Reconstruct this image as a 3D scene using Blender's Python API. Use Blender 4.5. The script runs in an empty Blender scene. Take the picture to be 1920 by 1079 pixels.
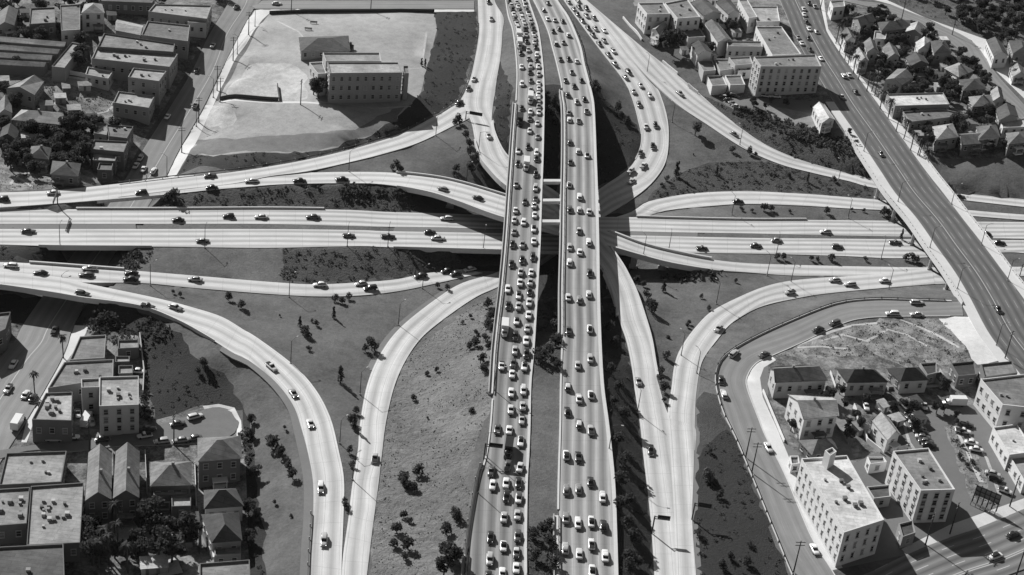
import bpy, math, random
import numpy as np
from mathutils import Vector, Matrix
from mathutils.geometry import delaunay_2d_cdt
random.seed(7)
S = bpy.context.scene
C = S.collection
R = math.radians
# ---------------------------------------------------------------- camera
CAM_H, PITCH, ROLL, FPX = 280.0, 30.0, 7.0, 3090.0
cd = bpy.data.cameras.new('camera'); cam = bpy.data.objects.new('camera', cd); C.objects.link(cam)
cd.sensor_fit = 'HORIZONTAL'; cd.sensor_width = 36.0; cd.lens = FPX / 1920 * 36
cd.clip_start = 5; cd.clip_end = 12000
CM = Matrix.Rotation(R(90 - PITCH), 3, 'X') @ Matrix.Rotation(R(ROLL), 3, 'Z')
cam.matrix_world = Matrix.Translation((0, 0, CAM_H)) @ CM.to_4x4()
S.camera = cam
# ---------------------------------------------------------------- light
SUN_EL, SUN_AZ = 33.0, 0.0          # azimuth is set from the direction in which shadows fall
SHD = Vector((0.67, -0.74))         # ground direction of shadows
SHD.normalize()
sl = bpy.data.lights.new('sun', 'SUN'); sl.energy = 5.0; sl.angle = R(0.5); sl.color = (1, 0.995, 0.985)
sun = bpy.data.objects.new('sun', sl); C.objects.link(sun)
sd = Vector((SHD.x * math.cos(R(SUN_EL)), SHD.y * math.cos(R(SUN_EL)), -math.sin(R(SUN_EL))))
sun.rotation_euler = sd.to_track_quat('-Z', 'Y').to_euler()
sun.location = (0, 300, 400)
W = bpy.data.worlds.new('World'); S.world = W; W.use_nodes = True
wn = W.node_tree.nodes; wl = W.node_tree.links
bg = wn['Background']; sky = wn.new('ShaderNodeTexSky'); sky.sky_type = 'NISHITA'; sky.sun_disc = False
sky.sun_elevation = R(SUN_EL); sky.sun_rotation = math.atan2(-SHD.x, -SHD.y)
bw = wn.new('ShaderNodeRGBToBW')     # black and white film: the sky's light has no hue
wl.new(sky.outputs[0], bw.inputs[0]); wl.new(bw.outputs[0], bg.inputs[0]); bg.inputs[1].default_value = 0.05
S.view_settings.view_transform = 'Standard'; S.view_settings.look = 'None'
S.view_settings.exposure = 0.22; S.view_settings.gamma = 1.0
S.render.engine = 'CYCLES'
S.cycles.diffuse_bounces = 1
S.render.resolution_x = 1024; S.render.resolution_y = 575

# ---------------------------------------------------------------- pixel <-> world
CMn = np.array(CM)
def ray(px, py):
    d = CMn @ np.array([px - 960.0, -(py - 539.5), -FPX]); return d
def at(px, py, z):
    d = ray(px, py); t = (z - CAM_H) / d[2]
    return np.array([d[0] * t, d[1] * t, z])
# ---------------------------------------------------------------- object helpers
def tag(o, label=None, cat=None, group=None, kind=None):
    if label: o['label'] = label
    if cat: o['category'] = cat
    if group: o['group'] = group
    if kind: o['kind'] = kind
    return o
def empty(name, loc, rz=0, label=None, cat=None, group=None):
    o = bpy.data.objects.new(name, None); C.objects.link(o); o.location = loc; o.rotation_euler = (0, 0, rz)
    o.empty_display_size = 0.5
    return tag(o, label, cat, group)
def mobj(name, verts, faces, mats, parent=None, fm=None, smooth=False, uvs=None, loc=None):
    me = bpy.data.meshes.new(name); me.from_pydata([tuple(map(float, v)) for v in verts], [], [tuple(map(int, f)) for f in faces])
    if not isinstance(mats, (list, tuple)): mats = [mats]
    for m in mats: me.materials.append(m)
    if fm is not None: me.polygons.foreach_set('material_index', np.array(fm, dtype=np.int32))
    if smooth: me.polygons.foreach_set('use_smooth', [True] * len(me.polygons))
    if uvs is not None:
        ul = me.uv_layers.new(name='UVMap'); li = np.empty(len(me.loops), dtype=np.int32)
        me.loops.foreach_get('vertex_index', li)
        ul.data.foreach_set('uv', np.array(uvs, dtype=np.float32)[li].ravel())
    me.update()
    o = bpy.data.objects.new(name, me); C.objects.link(o)
    if parent: o.parent = parent
    if loc is not None: o.location = loc
    return o
class MB:
    def __init__(s): s.v = []; s.f = []; s.m = []
    def add(s, vs, fs, m=0):
        k = len(s.v); s.v += [tuple(map(float, v)) for v in vs]; s.f += [tuple(i + k for i in f) for f in fs]; s.m += [m] * len(fs)
    def box(s, c, d, rz=0, m=0):
        cx, cy, cz = c; hx, hy, hz = d[0] / 2, d[1] / 2, d[2] / 2; ca, sa = math.cos(rz), math.sin(rz); vs = []
        for z in (-hz, hz):
            for x, y in ((-hx, -hy), (hx, -hy), (hx, hy), (-hx, hy)):
                vs.append((cx + x * ca - y * sa, cy + x * sa + y * ca, cz + z))
        s.add(vs, [(3, 2, 1, 0), (4, 5, 6, 7), (0, 1, 5, 4), (1, 2, 6, 5), (2, 3, 7, 6), (3, 0, 4, 7)], m)
    def prism(s, pts, z0, z1, m=0):      # pts: list of (x,y) ccw; z0,z1 numbers
        n = len(pts); vs = [(p[0], p[1], z0) for p in pts] + [(p[0], p[1], z1) for p in pts]
        s.add(vs, [tuple(range(n - 1, -1, -1)), tuple(range(n, 2 * n))] + [(i, (i + 1) % n, n + (i + 1) % n, n + i) for i in range(n)], m)
    def bar(s, a, b, r, n=6, r2=None, m=0):
        a = Vector(a); b = Vector(b); d = (b - a); L = d.length
        if L < 1e-6: return
        q = d.to_track_quat('Z', 'Y'); r2 = r if r2 is None else r2; vs = []
        for p, rr in ((a, r), (b, r2)):
            for i in range(n):
                t = 2 * math.pi * i / n; vs.append(tuple(p + q @ Vector((rr * math.cos(t), rr * math.sin(t), 0))))
        s.add(vs, [tuple(range(n - 1, -1, -1)), tuple(range(n, 2 * n))] + [(i, (i + 1) % n, n + (i + 1) % n, n + i) for i in range(n)], m)
    def build(s, name, mats, parent=None, smooth=False, loc=None):
        return mobj(name, s.v, s.f, mats, parent, s.m, smooth, None, loc)
# ---------------------------------------------------------------- materials
def new_mat(name):
    m = bpy.data.materials.new(name); m.use_nodes = True
    nt = m.node_tree; b = nt.nodes['Principled BSDF']; return m, nt, b
def mth(nt, op, a, b=None, clamp=False):
    n = nt.nodes.new('ShaderNodeMath'); n.operation = op; n.use_clamp = clamp
    for i, x in enumerate((a, b)):
        if x is None: continue
        if isinstance(x, (int, float)): n.inputs[i].default_value = x
        else: nt.links.new(x, n.inputs[i])
    return n.outputs[0]
def noise(nt, scale, detail=4, rough=0.6, vec=None, dist=0.0):
    n = nt.nodes.new('ShaderNodeTexNoise'); n.inputs['Scale'].default_value = scale
    n.inputs['Detail'].default_value = detail; n.inputs['Roughness'].default_value = rough; n.inputs['Distortion'].default_value = dist
    if vec is None:
        tc = nt.nodes.new('ShaderNodeNewGeometry'); vec = tc.outputs['Position']
    nt.links.new(vec, n.inputs['Vector']); return n.outputs[0]
def ramp(nt, fac, stops):
    r = nt.nodes.new('ShaderNodeValToRGB'); nt.links.new(fac, r.inputs[0]); e = r.color_ramp.elements
    while len(e) < len(stops): e.new(0.5)
    for k, (p, v) in enumerate(stops):
        e[k].position = p; e[k].color = (v, v, v, 1)
    return r.outputs[0]
def finish(nt, b, val, rough=0.85, bump=None, bstr=0.3, bdist=0.1):
    cb = nt.nodes.new('ShaderNodeCombineColor')
    for i in range(3): nt.links.new(val, cb.inputs[i])
    nt.links.new(cb.outputs[0], b.inputs['Base Color']); b.inputs['Roughness'].default_value = rough
    b.inputs['Specular IOR Level'].default_value = 0.3
    if bump is not None:
        bn = nt.nodes.new('ShaderNodeBump'); bn.inputs['Strength'].default_value = bstr; bn.inputs['Distance'].default_value = bdist
        nt.links.new(bump, bn.inputs['Height']); nt.links.new(bn.outputs[0], b.inputs['Normal'])
def mottled(name, lo, hi, scales=(0.05, 0.6), rough=0.9, bstr=0.0, bdist=0.3, bscale=1.5, contrast=(0.3, 0.7), mix=0.5):
    m, nt, b = new_mat(name)
    a = ramp(nt, noise(nt, scales[0], 5, 0.6), [(contrast[0], 0), (contrast[1], 1)])
    c = ramp(nt, noise(nt, scales[1], 6, 0.7), [(contrast[0], 0), (contrast[1], 1)])
    f = ramp(nt, noise(nt, scales[1] * 4.5, 6, 0.75, dist=0.6), [(contrast[0], 0), (contrast[1], 1)])
    v = mth(nt, 'ADD', mth(nt, 'MULTIPLY', a, mix * .8), mth(nt, 'ADD', mth(nt, 'MULTIPLY', c, (1 - mix) * .6), mth(nt, 'MULTIPLY', f, 1 - mix * .8 - (1 - mix) * .6)))
    v = mth(nt, 'ADD', mth(nt, 'MULTIPLY', v, hi - lo), lo)
    bp = noise(nt, bscale, 6, 0.7) if bstr else None
    finish(nt, b, v, rough, bp, bstr, bdist); return m
def roof_mat(name, v):
    m, nt, b = new_mat(name); geo = nt.nodes.new('ShaderNodeNewGeometry')
    bt = nt.nodes.new('ShaderNodeTexBrick'); nt.links.new(geo.outputs['Position'], bt.inputs['Vector'])
    bt.inputs['Scale'].default_value = 0.22; bt.inputs['Mortar Size'].default_value = 0.012; bt.inputs['Brick Width'].default_value = 1.6; bt.inputs['Row Height'].default_value = 0.32
    bt.inputs['Color1'].default_value = (1, 1, 1, 1); bt.inputs['Color2'].default_value = (.82, .82, .82, 1); bt.inputs['Mortar'].default_value = (.6, .6, .6, 1)
    a = ramp(nt, noise(nt, .12, 5, .6), [(.35, .72), (.65, 1.15)]); c = ramp(nt, noise(nt, .6, 6, .7), [(.35, .8), (.6, 1.12)])
    oi = nt.nodes.new('ShaderNodeObjectInfo'); o_ = mth(nt, 'ADD', mth(nt, 'MULTIPLY', oi.outputs['Random'], .45), .78)
    k = mth(nt, 'MULTIPLY', mth(nt, 'MULTIPLY', a, c), mth(nt, 'MULTIPLY', o_, v)); k = mth(nt, 'MULTIPLY', k, bt.outputs['Color'])
    finish(nt, b, k, .9, noise(nt, 3, 4), .25, .06); return m
def plain(name, v, rough=0.6, metal=0.0, var=0.12, sc=0.8):
    m, nt, b = new_mat(name)
    k = mth(nt, 'ADD', mth(nt, 'MULTIPLY', noise(nt, sc, 4), 2 * var * v), v * (1 - var))
    finish(nt, b, k, rough); b.inputs['Metallic'].default_value = metal; return m
def paint(name, v):
    m, nt, b = new_mat(name); b.inputs['Base Color'].default_value = (v, v, v, 1)
    b.inputs['Roughness'].default_value = 0.28; b.inputs['Coat Weight'].default_value = 0.5; b.inputs['Coat Roughness'].default_value = 0.1
    return m
def road_mat(name, base, dark, lane=3.66, off=0.0, streak=0.5, dash=0, edge=0, joints=0.28, solid=None, wide=False):
    """concrete / asphalt with oil-darkened lane centres that follow the road (UV in metres)"""
    m, nt, b = new_mat(name)
    uv = nt.nodes.new('ShaderNodeUVMap'); sep = nt.nodes.new('ShaderNodeSeparateXYZ'); nt.links.new(uv.outputs[0], sep.inputs[0])
    u, v = sep.outputs[0], sep.outputs[1]
    uu = mth(nt, 'ADD', u, mth(nt, 'MULTIPLY', mth(nt, 'SUBTRACT', noise(nt, 0.02, 2), 0.5), 0.8))
    fr = mth(nt, 'FRACT', mth(nt, 'DIVIDE', mth(nt, 'SUBTRACT', uu, off), lane))
    st = ramp(nt, fr, [(0.08, 0), (0.38, 0.75), (0.5, 1), (0.62, 0.75), (0.92, 0)])
    if wide: st = ramp(nt, fr, [(0.02, 0), (0.22, 0.62), (0.5, 1), (0.78, 0.62), (0.98, 0)])
    inr = mth(nt, 'MULTIPLY', mth(nt, 'GREATER_THAN', u, off), 1.0)
    wide = ramp(nt, noise(nt, 0.03, 4, 0.6), [(0.3, 0.55), (0.7, 1.0)])
    st = mth(nt, 'MULTIPLY', mth(nt, 'MULTIPLY', st, wide), streak)
    # fine streaks stretched along the road
    mp = nt.nodes.new('ShaderNodeCombineXYZ'); nt.links.new(mth(nt, 'MULTIPLY', u, 2.2), mp.inputs[0]); nt.links.new(mth(nt, 'MULTIPLY', v, 0.035), mp.inputs[1])
    fs = noise(nt, 1.0, 5, 0.7, mp.outputs[0])
    blot = noise(nt, 0.12, 6, 0.65)
    val = mth(nt, 'SUBTRACT', base, mth(nt, 'MULTIPLY', st, base - dark))
    val = mth(nt, 'MULTIPLY', val, mth(nt, 'ADD', mth(nt, 'MULTIPLY', ramp(nt, fs, [(0.3, 0), (0.7, 1)]), 0.26), 0.84))
    val = mth(nt, 'MULTIPLY', val, mth(nt, 'ADD', mth(nt, 'MULTIPLY', blot, 0.5), 0.75))
    # slab joints
    if joints:
        jf = mth(nt, 'FRACT', mth(nt, 'DIVIDE', v, 9.1)); j = mth(nt, 'LESS_THAN', jf, 0.012)
        jj = mth(nt, 'LESS_THAN', mth(nt, 'FRACT', mth(nt, 'DIVIDE', mth(nt, 'SUBTRACT', u, off), lane)), 0.03)
        j = mth(nt, 'MAXIMUM', j, jj); val = mth(nt, 'MULTIPLY', val, mth(nt, 'SUBTRACT', 1.0, mth(nt, 'MULTIPLY', j, joints)))
    if dash:
        lf = mth(nt, 'FRACT', mth(nt, 'DIVIDE', mth(nt, 'ADD', mth(nt, 'SUBTRACT', u, off), 0.07), lane))
        d = mth(nt, 'MULTIPLY', mth(nt, 'LESS_THAN', lf, 0.16 / lane), mth(nt, 'LESS_THAN', mth(nt, 'FRACT', mth(nt, 'DIVIDE', v, 12.0)), 0.4))
        val = mth(nt, 'ADD', mth(nt, 'MULTIPLY', val, mth(nt, 'SUBTRACT', 1.0, d)), mth(nt, 'MULTIPLY', d, dash))
    for s_ in (solid or []):
        c0 = mth(nt, 'ABSOLUTE', mth(nt, 'SUBTRACT', u, s_)); d = mth(nt, 'LESS_THAN', c0, 0.15)
        val = mth(nt, 'ADD', mth(nt, 'MULTIPLY', val, mth(nt, 'SUBTRACT', 1.0, d)), mth(nt, 'MULTIPLY', d, 0.45))
    finish(nt, b, val, 0.75); return m

M = {}
M['conc'] = road_mat('pale_concrete_paving', 0.62, 0.16, lane=3.5, streak=0.78)
M['ldeck'] = road_mat('worn_grey_deck', 0.36, 0.09, lane=3.42, streak=0.95, off=0.25, wide=True)
M['deck'] = road_mat('deck_concrete', 0.46, 0.10, lane=3.42, streak=0.95, off=0.25, wide=True)
M['ramp'] = road_mat('ramp_concrete', 0.63, 0.18, lane=4.4, off=0.6, streak=0.66)
M['asph'] = road_mat('street_asphalt', 0.25, 0.16, lane=3.3, streak=0.6, dash=0.27, joints=0)
M['ses'] = road_mat('bright_striped_street', 0.22, 0.085, lane=3.3, streak=0.9, dash=0.6, joints=0, solid=[13.2, 13.9])
M['wst'] = road_mat('west_street_asphalt', 0.24, 0.16, lane=3.2, streak=0.6, dash=0.27, joints=0, solid=[8.0])
M['via'] = road_mat('viaduct_asphalt', 0.155, 0.075, lane=3.2, streak=0.95, dash=0.34, joints=0, solid=[8.3])
M['walk'] = mottled('sidewalk_concrete', 0.5, 0.7, (0.08, 0.8))
M['curb'] = plain('concrete_parapet', 0.58, 0.8)
M['curbd'] = plain('weathered_concrete', 0.40, 0.85, var=0.25)
M['lawn'] = mottled('mown_lawn', 0.045, 0.175, (0.035, 0.25), contrast=(0.35, 0.65), bstr=1.0, bdist=0.25, bscale=1.2)
M['lawn2'] = mottled('rough_dry_grass', 0.08, 0.26, (0.04, 0.35), bstr=1.0, bdist=1.3, bscale=0.38, contrast=(0.35, 0.65))
M['ivy'] = mottled('ivy_with_painted_shade', 0.012, 0.045, (0.06, 0.8), bstr=0.9, bdist=0.5, bscale=1.6)  # ivy colour lowered further so shade beside the decks is painted in
M['brush'] = mottled('leafy_slope_cover', 0.018, 0.11, (0.12, 0.9), bstr=1.0, bdist=0.8, bscale=1.0)
M['yard'] = mottled('bare_school_yard', 0.20, 0.46, (0.025, 0.3), contrast=(0.35, 0.65))
M['dim'] = mottled('thin_ivy_slope', 0.025, 0.10, (0.04, 0.4), bstr=0.9, bdist=0.5)
M['scrub'] = mottled('hillside_scrub', 0.03, 0.20, (0.05, 0.35), contrast=(0.38, 0.62), bstr=1.0, bdist=0.8)
M['patch'] = mottled('scuffed_pale_yard', 0.28, 0.60, (0.08, 0.4), contrast=(0.4, 0.6))
M['ygrass'] = mottled('worn_yard_grass', 0.07, 0.27, (0.022, 0.3), contrast=(0.3, 0.7))
M['dust'] = mottled('white_dust_ground', 0.52, 0.78, (0.06, 0.5), contrast=(0.4, 0.6))
M['dirt'] = mottled('dirt_lot', 0.13, 0.34, (0.05, 0.35), contrast=(0.38, 0.62))
M['weeds'] = mottled('weedy_lot', 0.05, 0.40, (0.16, 0.4), contrast=(0.42, 0.60), bstr=0.8, bdist=0.4)
M['lot'] = mottled('parking_lot_paving', 0.13, 0.19, (0.05, 0.3))
M['block'] = mottled('city_block_ground', 0.05, 0.42, (0.09, 0.28), contrast=(0.46, 0.64))
M['steel'] = plain('dark_painted_steel', 0.045, 0.5, 0.2)
M['wood'] = plain('creosoted_pole_wood', 0.05, 0.8)
M['wht'] = plain('white_paint', 0.75, 0.5)
# ---------------------------------------------------------------- road geometry (edge pairs of each road: left x,y, right x,y, height)
RD = {}
def road(name, mat, secs, bridge=None, z_off=0.0, label=None, solid=False, closed=False):
    RD[name] = dict(mat=mat, secs=secs, bridge=bridge, dz=z_off, label=label, solid=solid)
road('left_deck', 'ldeck', [(945,-40,980,-40,11.0),(949,0,989,0,11.2),(954,30,999,30,11.5),(963,60,1008,60,11.8),(970,125,1016,125,12.3),(969,180,1018,180,12.8),(965,240,1017,240,13),(961,300,1015.5,300,13.4),(957,360,1013,360,13.5),(951,450,1010,450,13.5),(943,540,1005,540,13),(936,600,1001.5,600,12.3),(930,660,997.5,660,11.6),(926.5,720,992,720,11),(921,800,990,800,10.5),(912,860,987.5,860,10.2),(900,899,985,899,10),(883,1000,983,1000,9.7),(876,1079,983,1079,9.5),(870,1150,984,1150,9.4)], bridge=lambda x,y: 172<y<650, solid=True)
road('right_deck', 'deck', [(978,-45,1018,-45,11),(1001,0,1041,0,11.2),(1016,30,1061,30,11.5),(1029,60,1075,60,11.8),(1037,90,1086,90,12),(1045,120,1092,120,12.3),(1053,155,1101,155,12.6),(1056,180,1107,180,12.8),(1059,200,1110,200,12.9),(1060,240,1112,240,13),(1060,300,1114,300,13.4),(1059,360,1116,360,13.5),(1058,450,1118,450,13.5),(1056,540,1119,540,13),(1056,620,1121,620,12),(1053,720,1126,720,11),(1052,800,1136,800,10.5),(1049,899,1146,899,10),(1048,1000,1150,1000,9.7),(1049,1079,1152,1079,9.5),(1050,1150,1154,1150,9.4)], bridge=lambda x,y: 172<y<650, solid=True)
road('loop_ramp', 'ramp', [(1030,-45,1065,-45,10.8),(1058,0,1094,0,10.5),(1079,30,1120,30,10),(1101,60,1145,60,9.3),(1131,100,1182,108,8),(1170,150,1222,150,6),(1187,185,1239,185,4.6),(1198,225,1250,225,3),(1204,257,1252,264,1.5),(1199,285,1247,302,0),(1183,312,1230,332,-1.5),(1161,330,1202,360,-3),(1128,352,1150,395,-4.8),(1075,392,1088,432,-6),(1010,432,1025,472,-6.2),(940,470,955,508,-6.2)][::1], bridge=None)
road('west_ramp_join', 'ramp', [(870,505,905,512,-5.7),(797.6,513,812,533,-4.7),(742,524.4,748,546,-4),(672,530,674,554.4,-3),(589,533.6,589,556,-2),(500,528.6,498,551,-1.5),(361.5,517,361.5,540,-0.5),(264,509,264,531,0.3),(153,501,153,530,0.8),(55,494,55,526,1),(0,492,0,520,1),(-70,490,-70,515,1)], bridge=lambda x,y: x<215, solid=True)
road('southwest_ramp', 'ramp', [(-70,513,-70,530,1),(0,510,0,535.5,1),(111,520,111,552,1.1),(153,530,150,559,1.2),(292,559,262,575,1.5),(361.5,577,330,600,1.8),(417,595,389,632,2),(459,620,440,664,2.1),(480,632,466,676,2.2),(549.5,684,516,716,2.4),(591,729.6,549.5,760,2.6),(619,782.5,565,803,2.8),(635,845,578,852,3),(645,899,587,905,3.2),(644,970,587,974,3.4),(641,1043,583,1035,3.6),(640,1090,581,1085,3.7),(638,1150,579,1150,3.8)], bridge=lambda x,y: x<190, solid=True)
road('south_ramp', 'ramp', [(1090,425,1075,455,-6.2),(1010,470,1010,500,-6.2),(937,509,937,537,-6),(867,531,895,556,-5.2),(819,560,848,587,-4.2),(752.5,613,795,629,-2.5),(713.6,663,763,672,-0.8),(688.6,721,740,723,0.8),(674.7,796,724,790,1.9),(671,844,716,853,2.5),(660,913,710,905,2.9),(653,974,699,988,3.3),(643.5,1040,692,1045,3.6),(640,1090,687,1090,3.7),(638,1150,684,1150,3.8)])
road('north_freeway_lanes', 'conc', [(-70,393,-70,420,0),(0,393,0,420,0),(130,393,130,420,0),(300,393,300,420,0),(500,392,500,420.5,0),(645,394,645,424,0),(728,398,728,425.7,0),(834,401,834,427,0),(950,405,950,430,0),(1060,407,1060,432,0),(1178,407.6,1175,434,0),(1261,410,1261,436,0),(1400,413,1400,438,0),(1525,413,1525,441,0),(1678,414.5,1678,443.7,0),(1825,416,1835,446.5,0),(1920,417,1920,448,0),(1990,418,1990,449,0)], bridge=lambda x,y: 95<x<245 or 855<x<1185, solid=True)
road('south_freeway_lanes', 'conc', [(-70,430,-70,459,0),(0,430,0,459,0),(111,430,111,462,0),(300,430,300,463,0),(500,430,500,465,0),(672,432,672,462,0),(728,434,728,464,0),(945,438,945,470,0),(1060,440,1060,472,0),(1192,442,1192,474,0),(1400,446.5,1400,476,0),(1567,448,1567,480,0),(1678,449,1700,484.5,0),(1856,450.7,1873,474,0),(1920,451,1925,475,0),(1990,452,1995,476,0)], bridge=lambda x,y: 95<x<245 or 855<x<1185, solid=True)
road('overpass_ramp', 'ramp', [(-70,365,-70,393,1),(0,361.7,0,389.5,1),(100,357.5,100,382.5,1.2),(222,345,222,373,1.6),(334,331,334,363,2),(400,327.5,400,356,2.4),(450,326,450,352,2.7),(520,325,519.5,346.5,3.2),(589,324,589,344.5,3.8),(645,323,645,344,4.2),(728,324,717,346,4.9),(811.5,332.5,800,360,5.7),(867,344,855,377,6.2),(945,367,935,406,6.5),(1050,400,1045,436,6.6),(1153,439.6,1150,464.6,6.2),(1206,459,1204,480,5.2),(1261.5,473,1259,494,4),(1334,487,1332,506,2.2),(1400,494,1399,511,1),(1483,497,1483,517,0.5),(1603,500,1603,519,0.3),(1747.6,502,1750,533,0.3),(1898,501,1898,519,0.3),(1990,500,1990,518,0.3)], bridge=lambda x,y: 190<x<330 or 775<x<1300, solid=True)
road('northwest_ramp', 'ramp', [(896,-45,927,-45,11),(896,0,927,0,10.6),(897,33,944,33,10.2),(897,60,942,60,10),(891,100,939,102,9.6),(879,150,931,150,9.1),(861,187,922,195,8.6),(840,203,880,222,8.1),(817,217,851,236,7.6),(760,247,785,268,6.7),(700,267,715,290,5.9),(634,285,645,307,5),(567,300,574,322,4.1),(500,312,505,331,3.3),(433,322,436,345,2.7),(334,333,336,356,2.1),(222,346,222,370,1.7)], bridge=lambda x,y: 190<x<330)
road('northwest_connector', 'ramp', [(877,150,931,152,9.1),(870,195,924,200,8.7),(884,230,922,234,8.2),(891,264,928,257,7.8),(901,294,941,284,7.2),(917,317,956,302,6.9),(950,350,985,328,6.7),(1010,385,1040,358,6.6),(1080,440,1105,415,6.6),(1128,500,1158,487,6.5),(1143,530,1178,522,6.2),(1154,560,1192,552,5.9),(1161,600,1207,597,5.5),(1174,638,1219,640,5.1),(1184,685,1227,688,4.8),(1190,730,1236,725,4.6),(1197,775,1258,785,4.4),(1200.7,800,1302,800,4.3),(1207,860,1302,860,4.2),(1220,974,1298,974,4.4),(1227,1079,1305,1079,4.7),(1232,1150,1310,1150,4.8)], bridge=lambda x,y: 280<y<570, solid=True)
road('southeast_ramp', 'ramp', [(1747.6,503,1753,533,0.3),(1640,515,1640,542,0.4),(1539,521.6,1541,552,0.8),(1483,527,1488,561,1.2),(1442,535.5,1442,571,1.6),(1400,551,1408,584,2),(1338,582,1370,608,2.7),(1305,613,1346,636,3.1),(1277,652,1322,668,3.5),(1264.6,685,1312,694,3.8),(1259,727,1305,741,4.1),(1252,774,1303,780,4.3),(1256,830,1302,830,4.28),(1260,900,1300,900,4.36),(1264,974,1298,974,4.46),(1268,1079,1305,1079,4.76),(1270,1150,1310,1150,4.86)])
road('northeast_low_ramp', 'ramp', [(1080,430,1090,458,-6),(1130,415,1150,432,-5.4),(1184,398,1220,404,-4),(1206,383,1238,398,-3.3),(1234,374,1265,393,-2.6),(1303,363,1331,387,-1.4),(1400,359.5,1400,383,-0.5),(1511,364.5,1500,386,0),(1595,371,1595,391.7,0.2),(1664,377,1667,395,0.3),(1800,393,1815,405,0.3),(1920,403,1920,413,0.3),(1990,406,1990,416,0.3)])
road('northeast_outer_ramp', 'ramp', [(1094,0,1097,0,10.5),(1120,30,1136,33,10),(1145,60,1170,62,9.3),(1185,110,1218,102,8.2),(1219,148,1262,136,6.9),(1270.6,196,1312,178,5.2),(1326,233.5,1352,213,3.8),(1393,277,1420,264,2.2),(1460,307,1478,293,1.2),(1527,325,1535,312,0.6),(1593,340,1598,328,0.3),(1643,353,1648,340,0.2),(1789,373,1789,362,0.2),(1920,388,1920,375.6,0.2),(1990,394,1990,382,0.2)][::1])
road('viaduct', 'via', [(1445,-45,1500,-45,12),(1462,0,1528,0,11.6),(1475,30,1541,30,11.2),(1487,60,1550,60,10.9),(1512,107,1580,107,10.3),(1537,147,1610,147,9.8),(1567,197,1647,197,9.1),(1606,253.5,1687,253.5,8.5),(1650,320,1735,320,8.1),(1678,362,1768,362,7.9),(1720,412,1806,412,7.7),(1753,459,1843,459,7.5),(1789,509,1880,509,7.2),(1817,556,1916,556,7),(1850.5,620,1960,620,6.8),(1882,663.6,1992,663,6.6),(1920,712,2040,712,6.4),(1960,765,2085,765,6.2)], bridge=lambda x,y: 285<y<548, solid=True)
road('frontage_road', 'asph', [(1806,592.5,1803,567,6.6),(1678,594,1700,564,6.2),(1620,597,1636,563,6),(1577,608,1567,571.6,5.8),(1493,647,1480,605,5.5),(1444.6,668,1410,638,5.3),(1416,682,1362,668,5.2),(1400,706,1347,695,5.1),(1400,729,1346,724,5.1),(1420.5,784,1359,772,5),(1435,820,1382,820,5),(1470.6,890.5,1411,888,5),(1520,1007,1458,1003,5),(1558,1069,1490,1080,5),(1600,1140,1528,1150,5)])
road('west_street', 'wst', [(446,-45,515,-45,8.5),(430,0,490,0,8),(420,20,474,20,7.2),(390,70,448,66,5.2),(360,134,412,138,2.8),(320,200,378,208,-0.5),(273,274,335,283,-4),(236,335,308,337,-6),(180,420,255,422,-6.5),(120,500,195,505,-6.5),(47,604,139,610,-6.5),(28,640,127,645,-6.5),(0,672,112,680,-6.4),(-40,730,83,732,-6.3),(-80,790,50,788,-6.1),(-110,850,5,860,-6),(-150,930,-40,935,-6)])
road('cul_de_sac', 'lotr', [(-60,855,-60,883,-6),(72,834,50,846,-5.8),(156,827,127.5,848,-5.6),(208,820,216,838,-5.4),(292,799,295,835,-5.2),(347,783,371,832,-5),(384,768,415,824,-4.9),(411,764,440,812,-4.8),(432,770,448,792,-4.8)])
road('north_street', 'asph', [(470,2,474,17,7.6),(600,2,600,17,9),(750,2,750,17,10),(889,2,889,17,10.4)])
road('southeast_street', 'ses', [(1640,1070,1690,1150,5),(1701,1040,1755,1130,5),(1770.6,1012,1830,1100,5.1),(1832.6,991,1900,1075,5.2),(1920,955,1990,1040,5.4),(2000,922,2075,1000,5.6)])
road('hill_street', 'asph', [(1540,-25,1545,-5,13),(1600,0,1627,13,13),(1668,10,1652,22,12.8),(1745,40,1733,53,12.5),(1822,78,1793,88,12),(1867,138,1833.6,130,11.5),(1920,197,1905,213,10.8),(1970,255,1950,270,10.4)])
M['lotr'] = mottled('worn_side_street', 0.13, 0.20, (0.05, 0.4))

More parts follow.
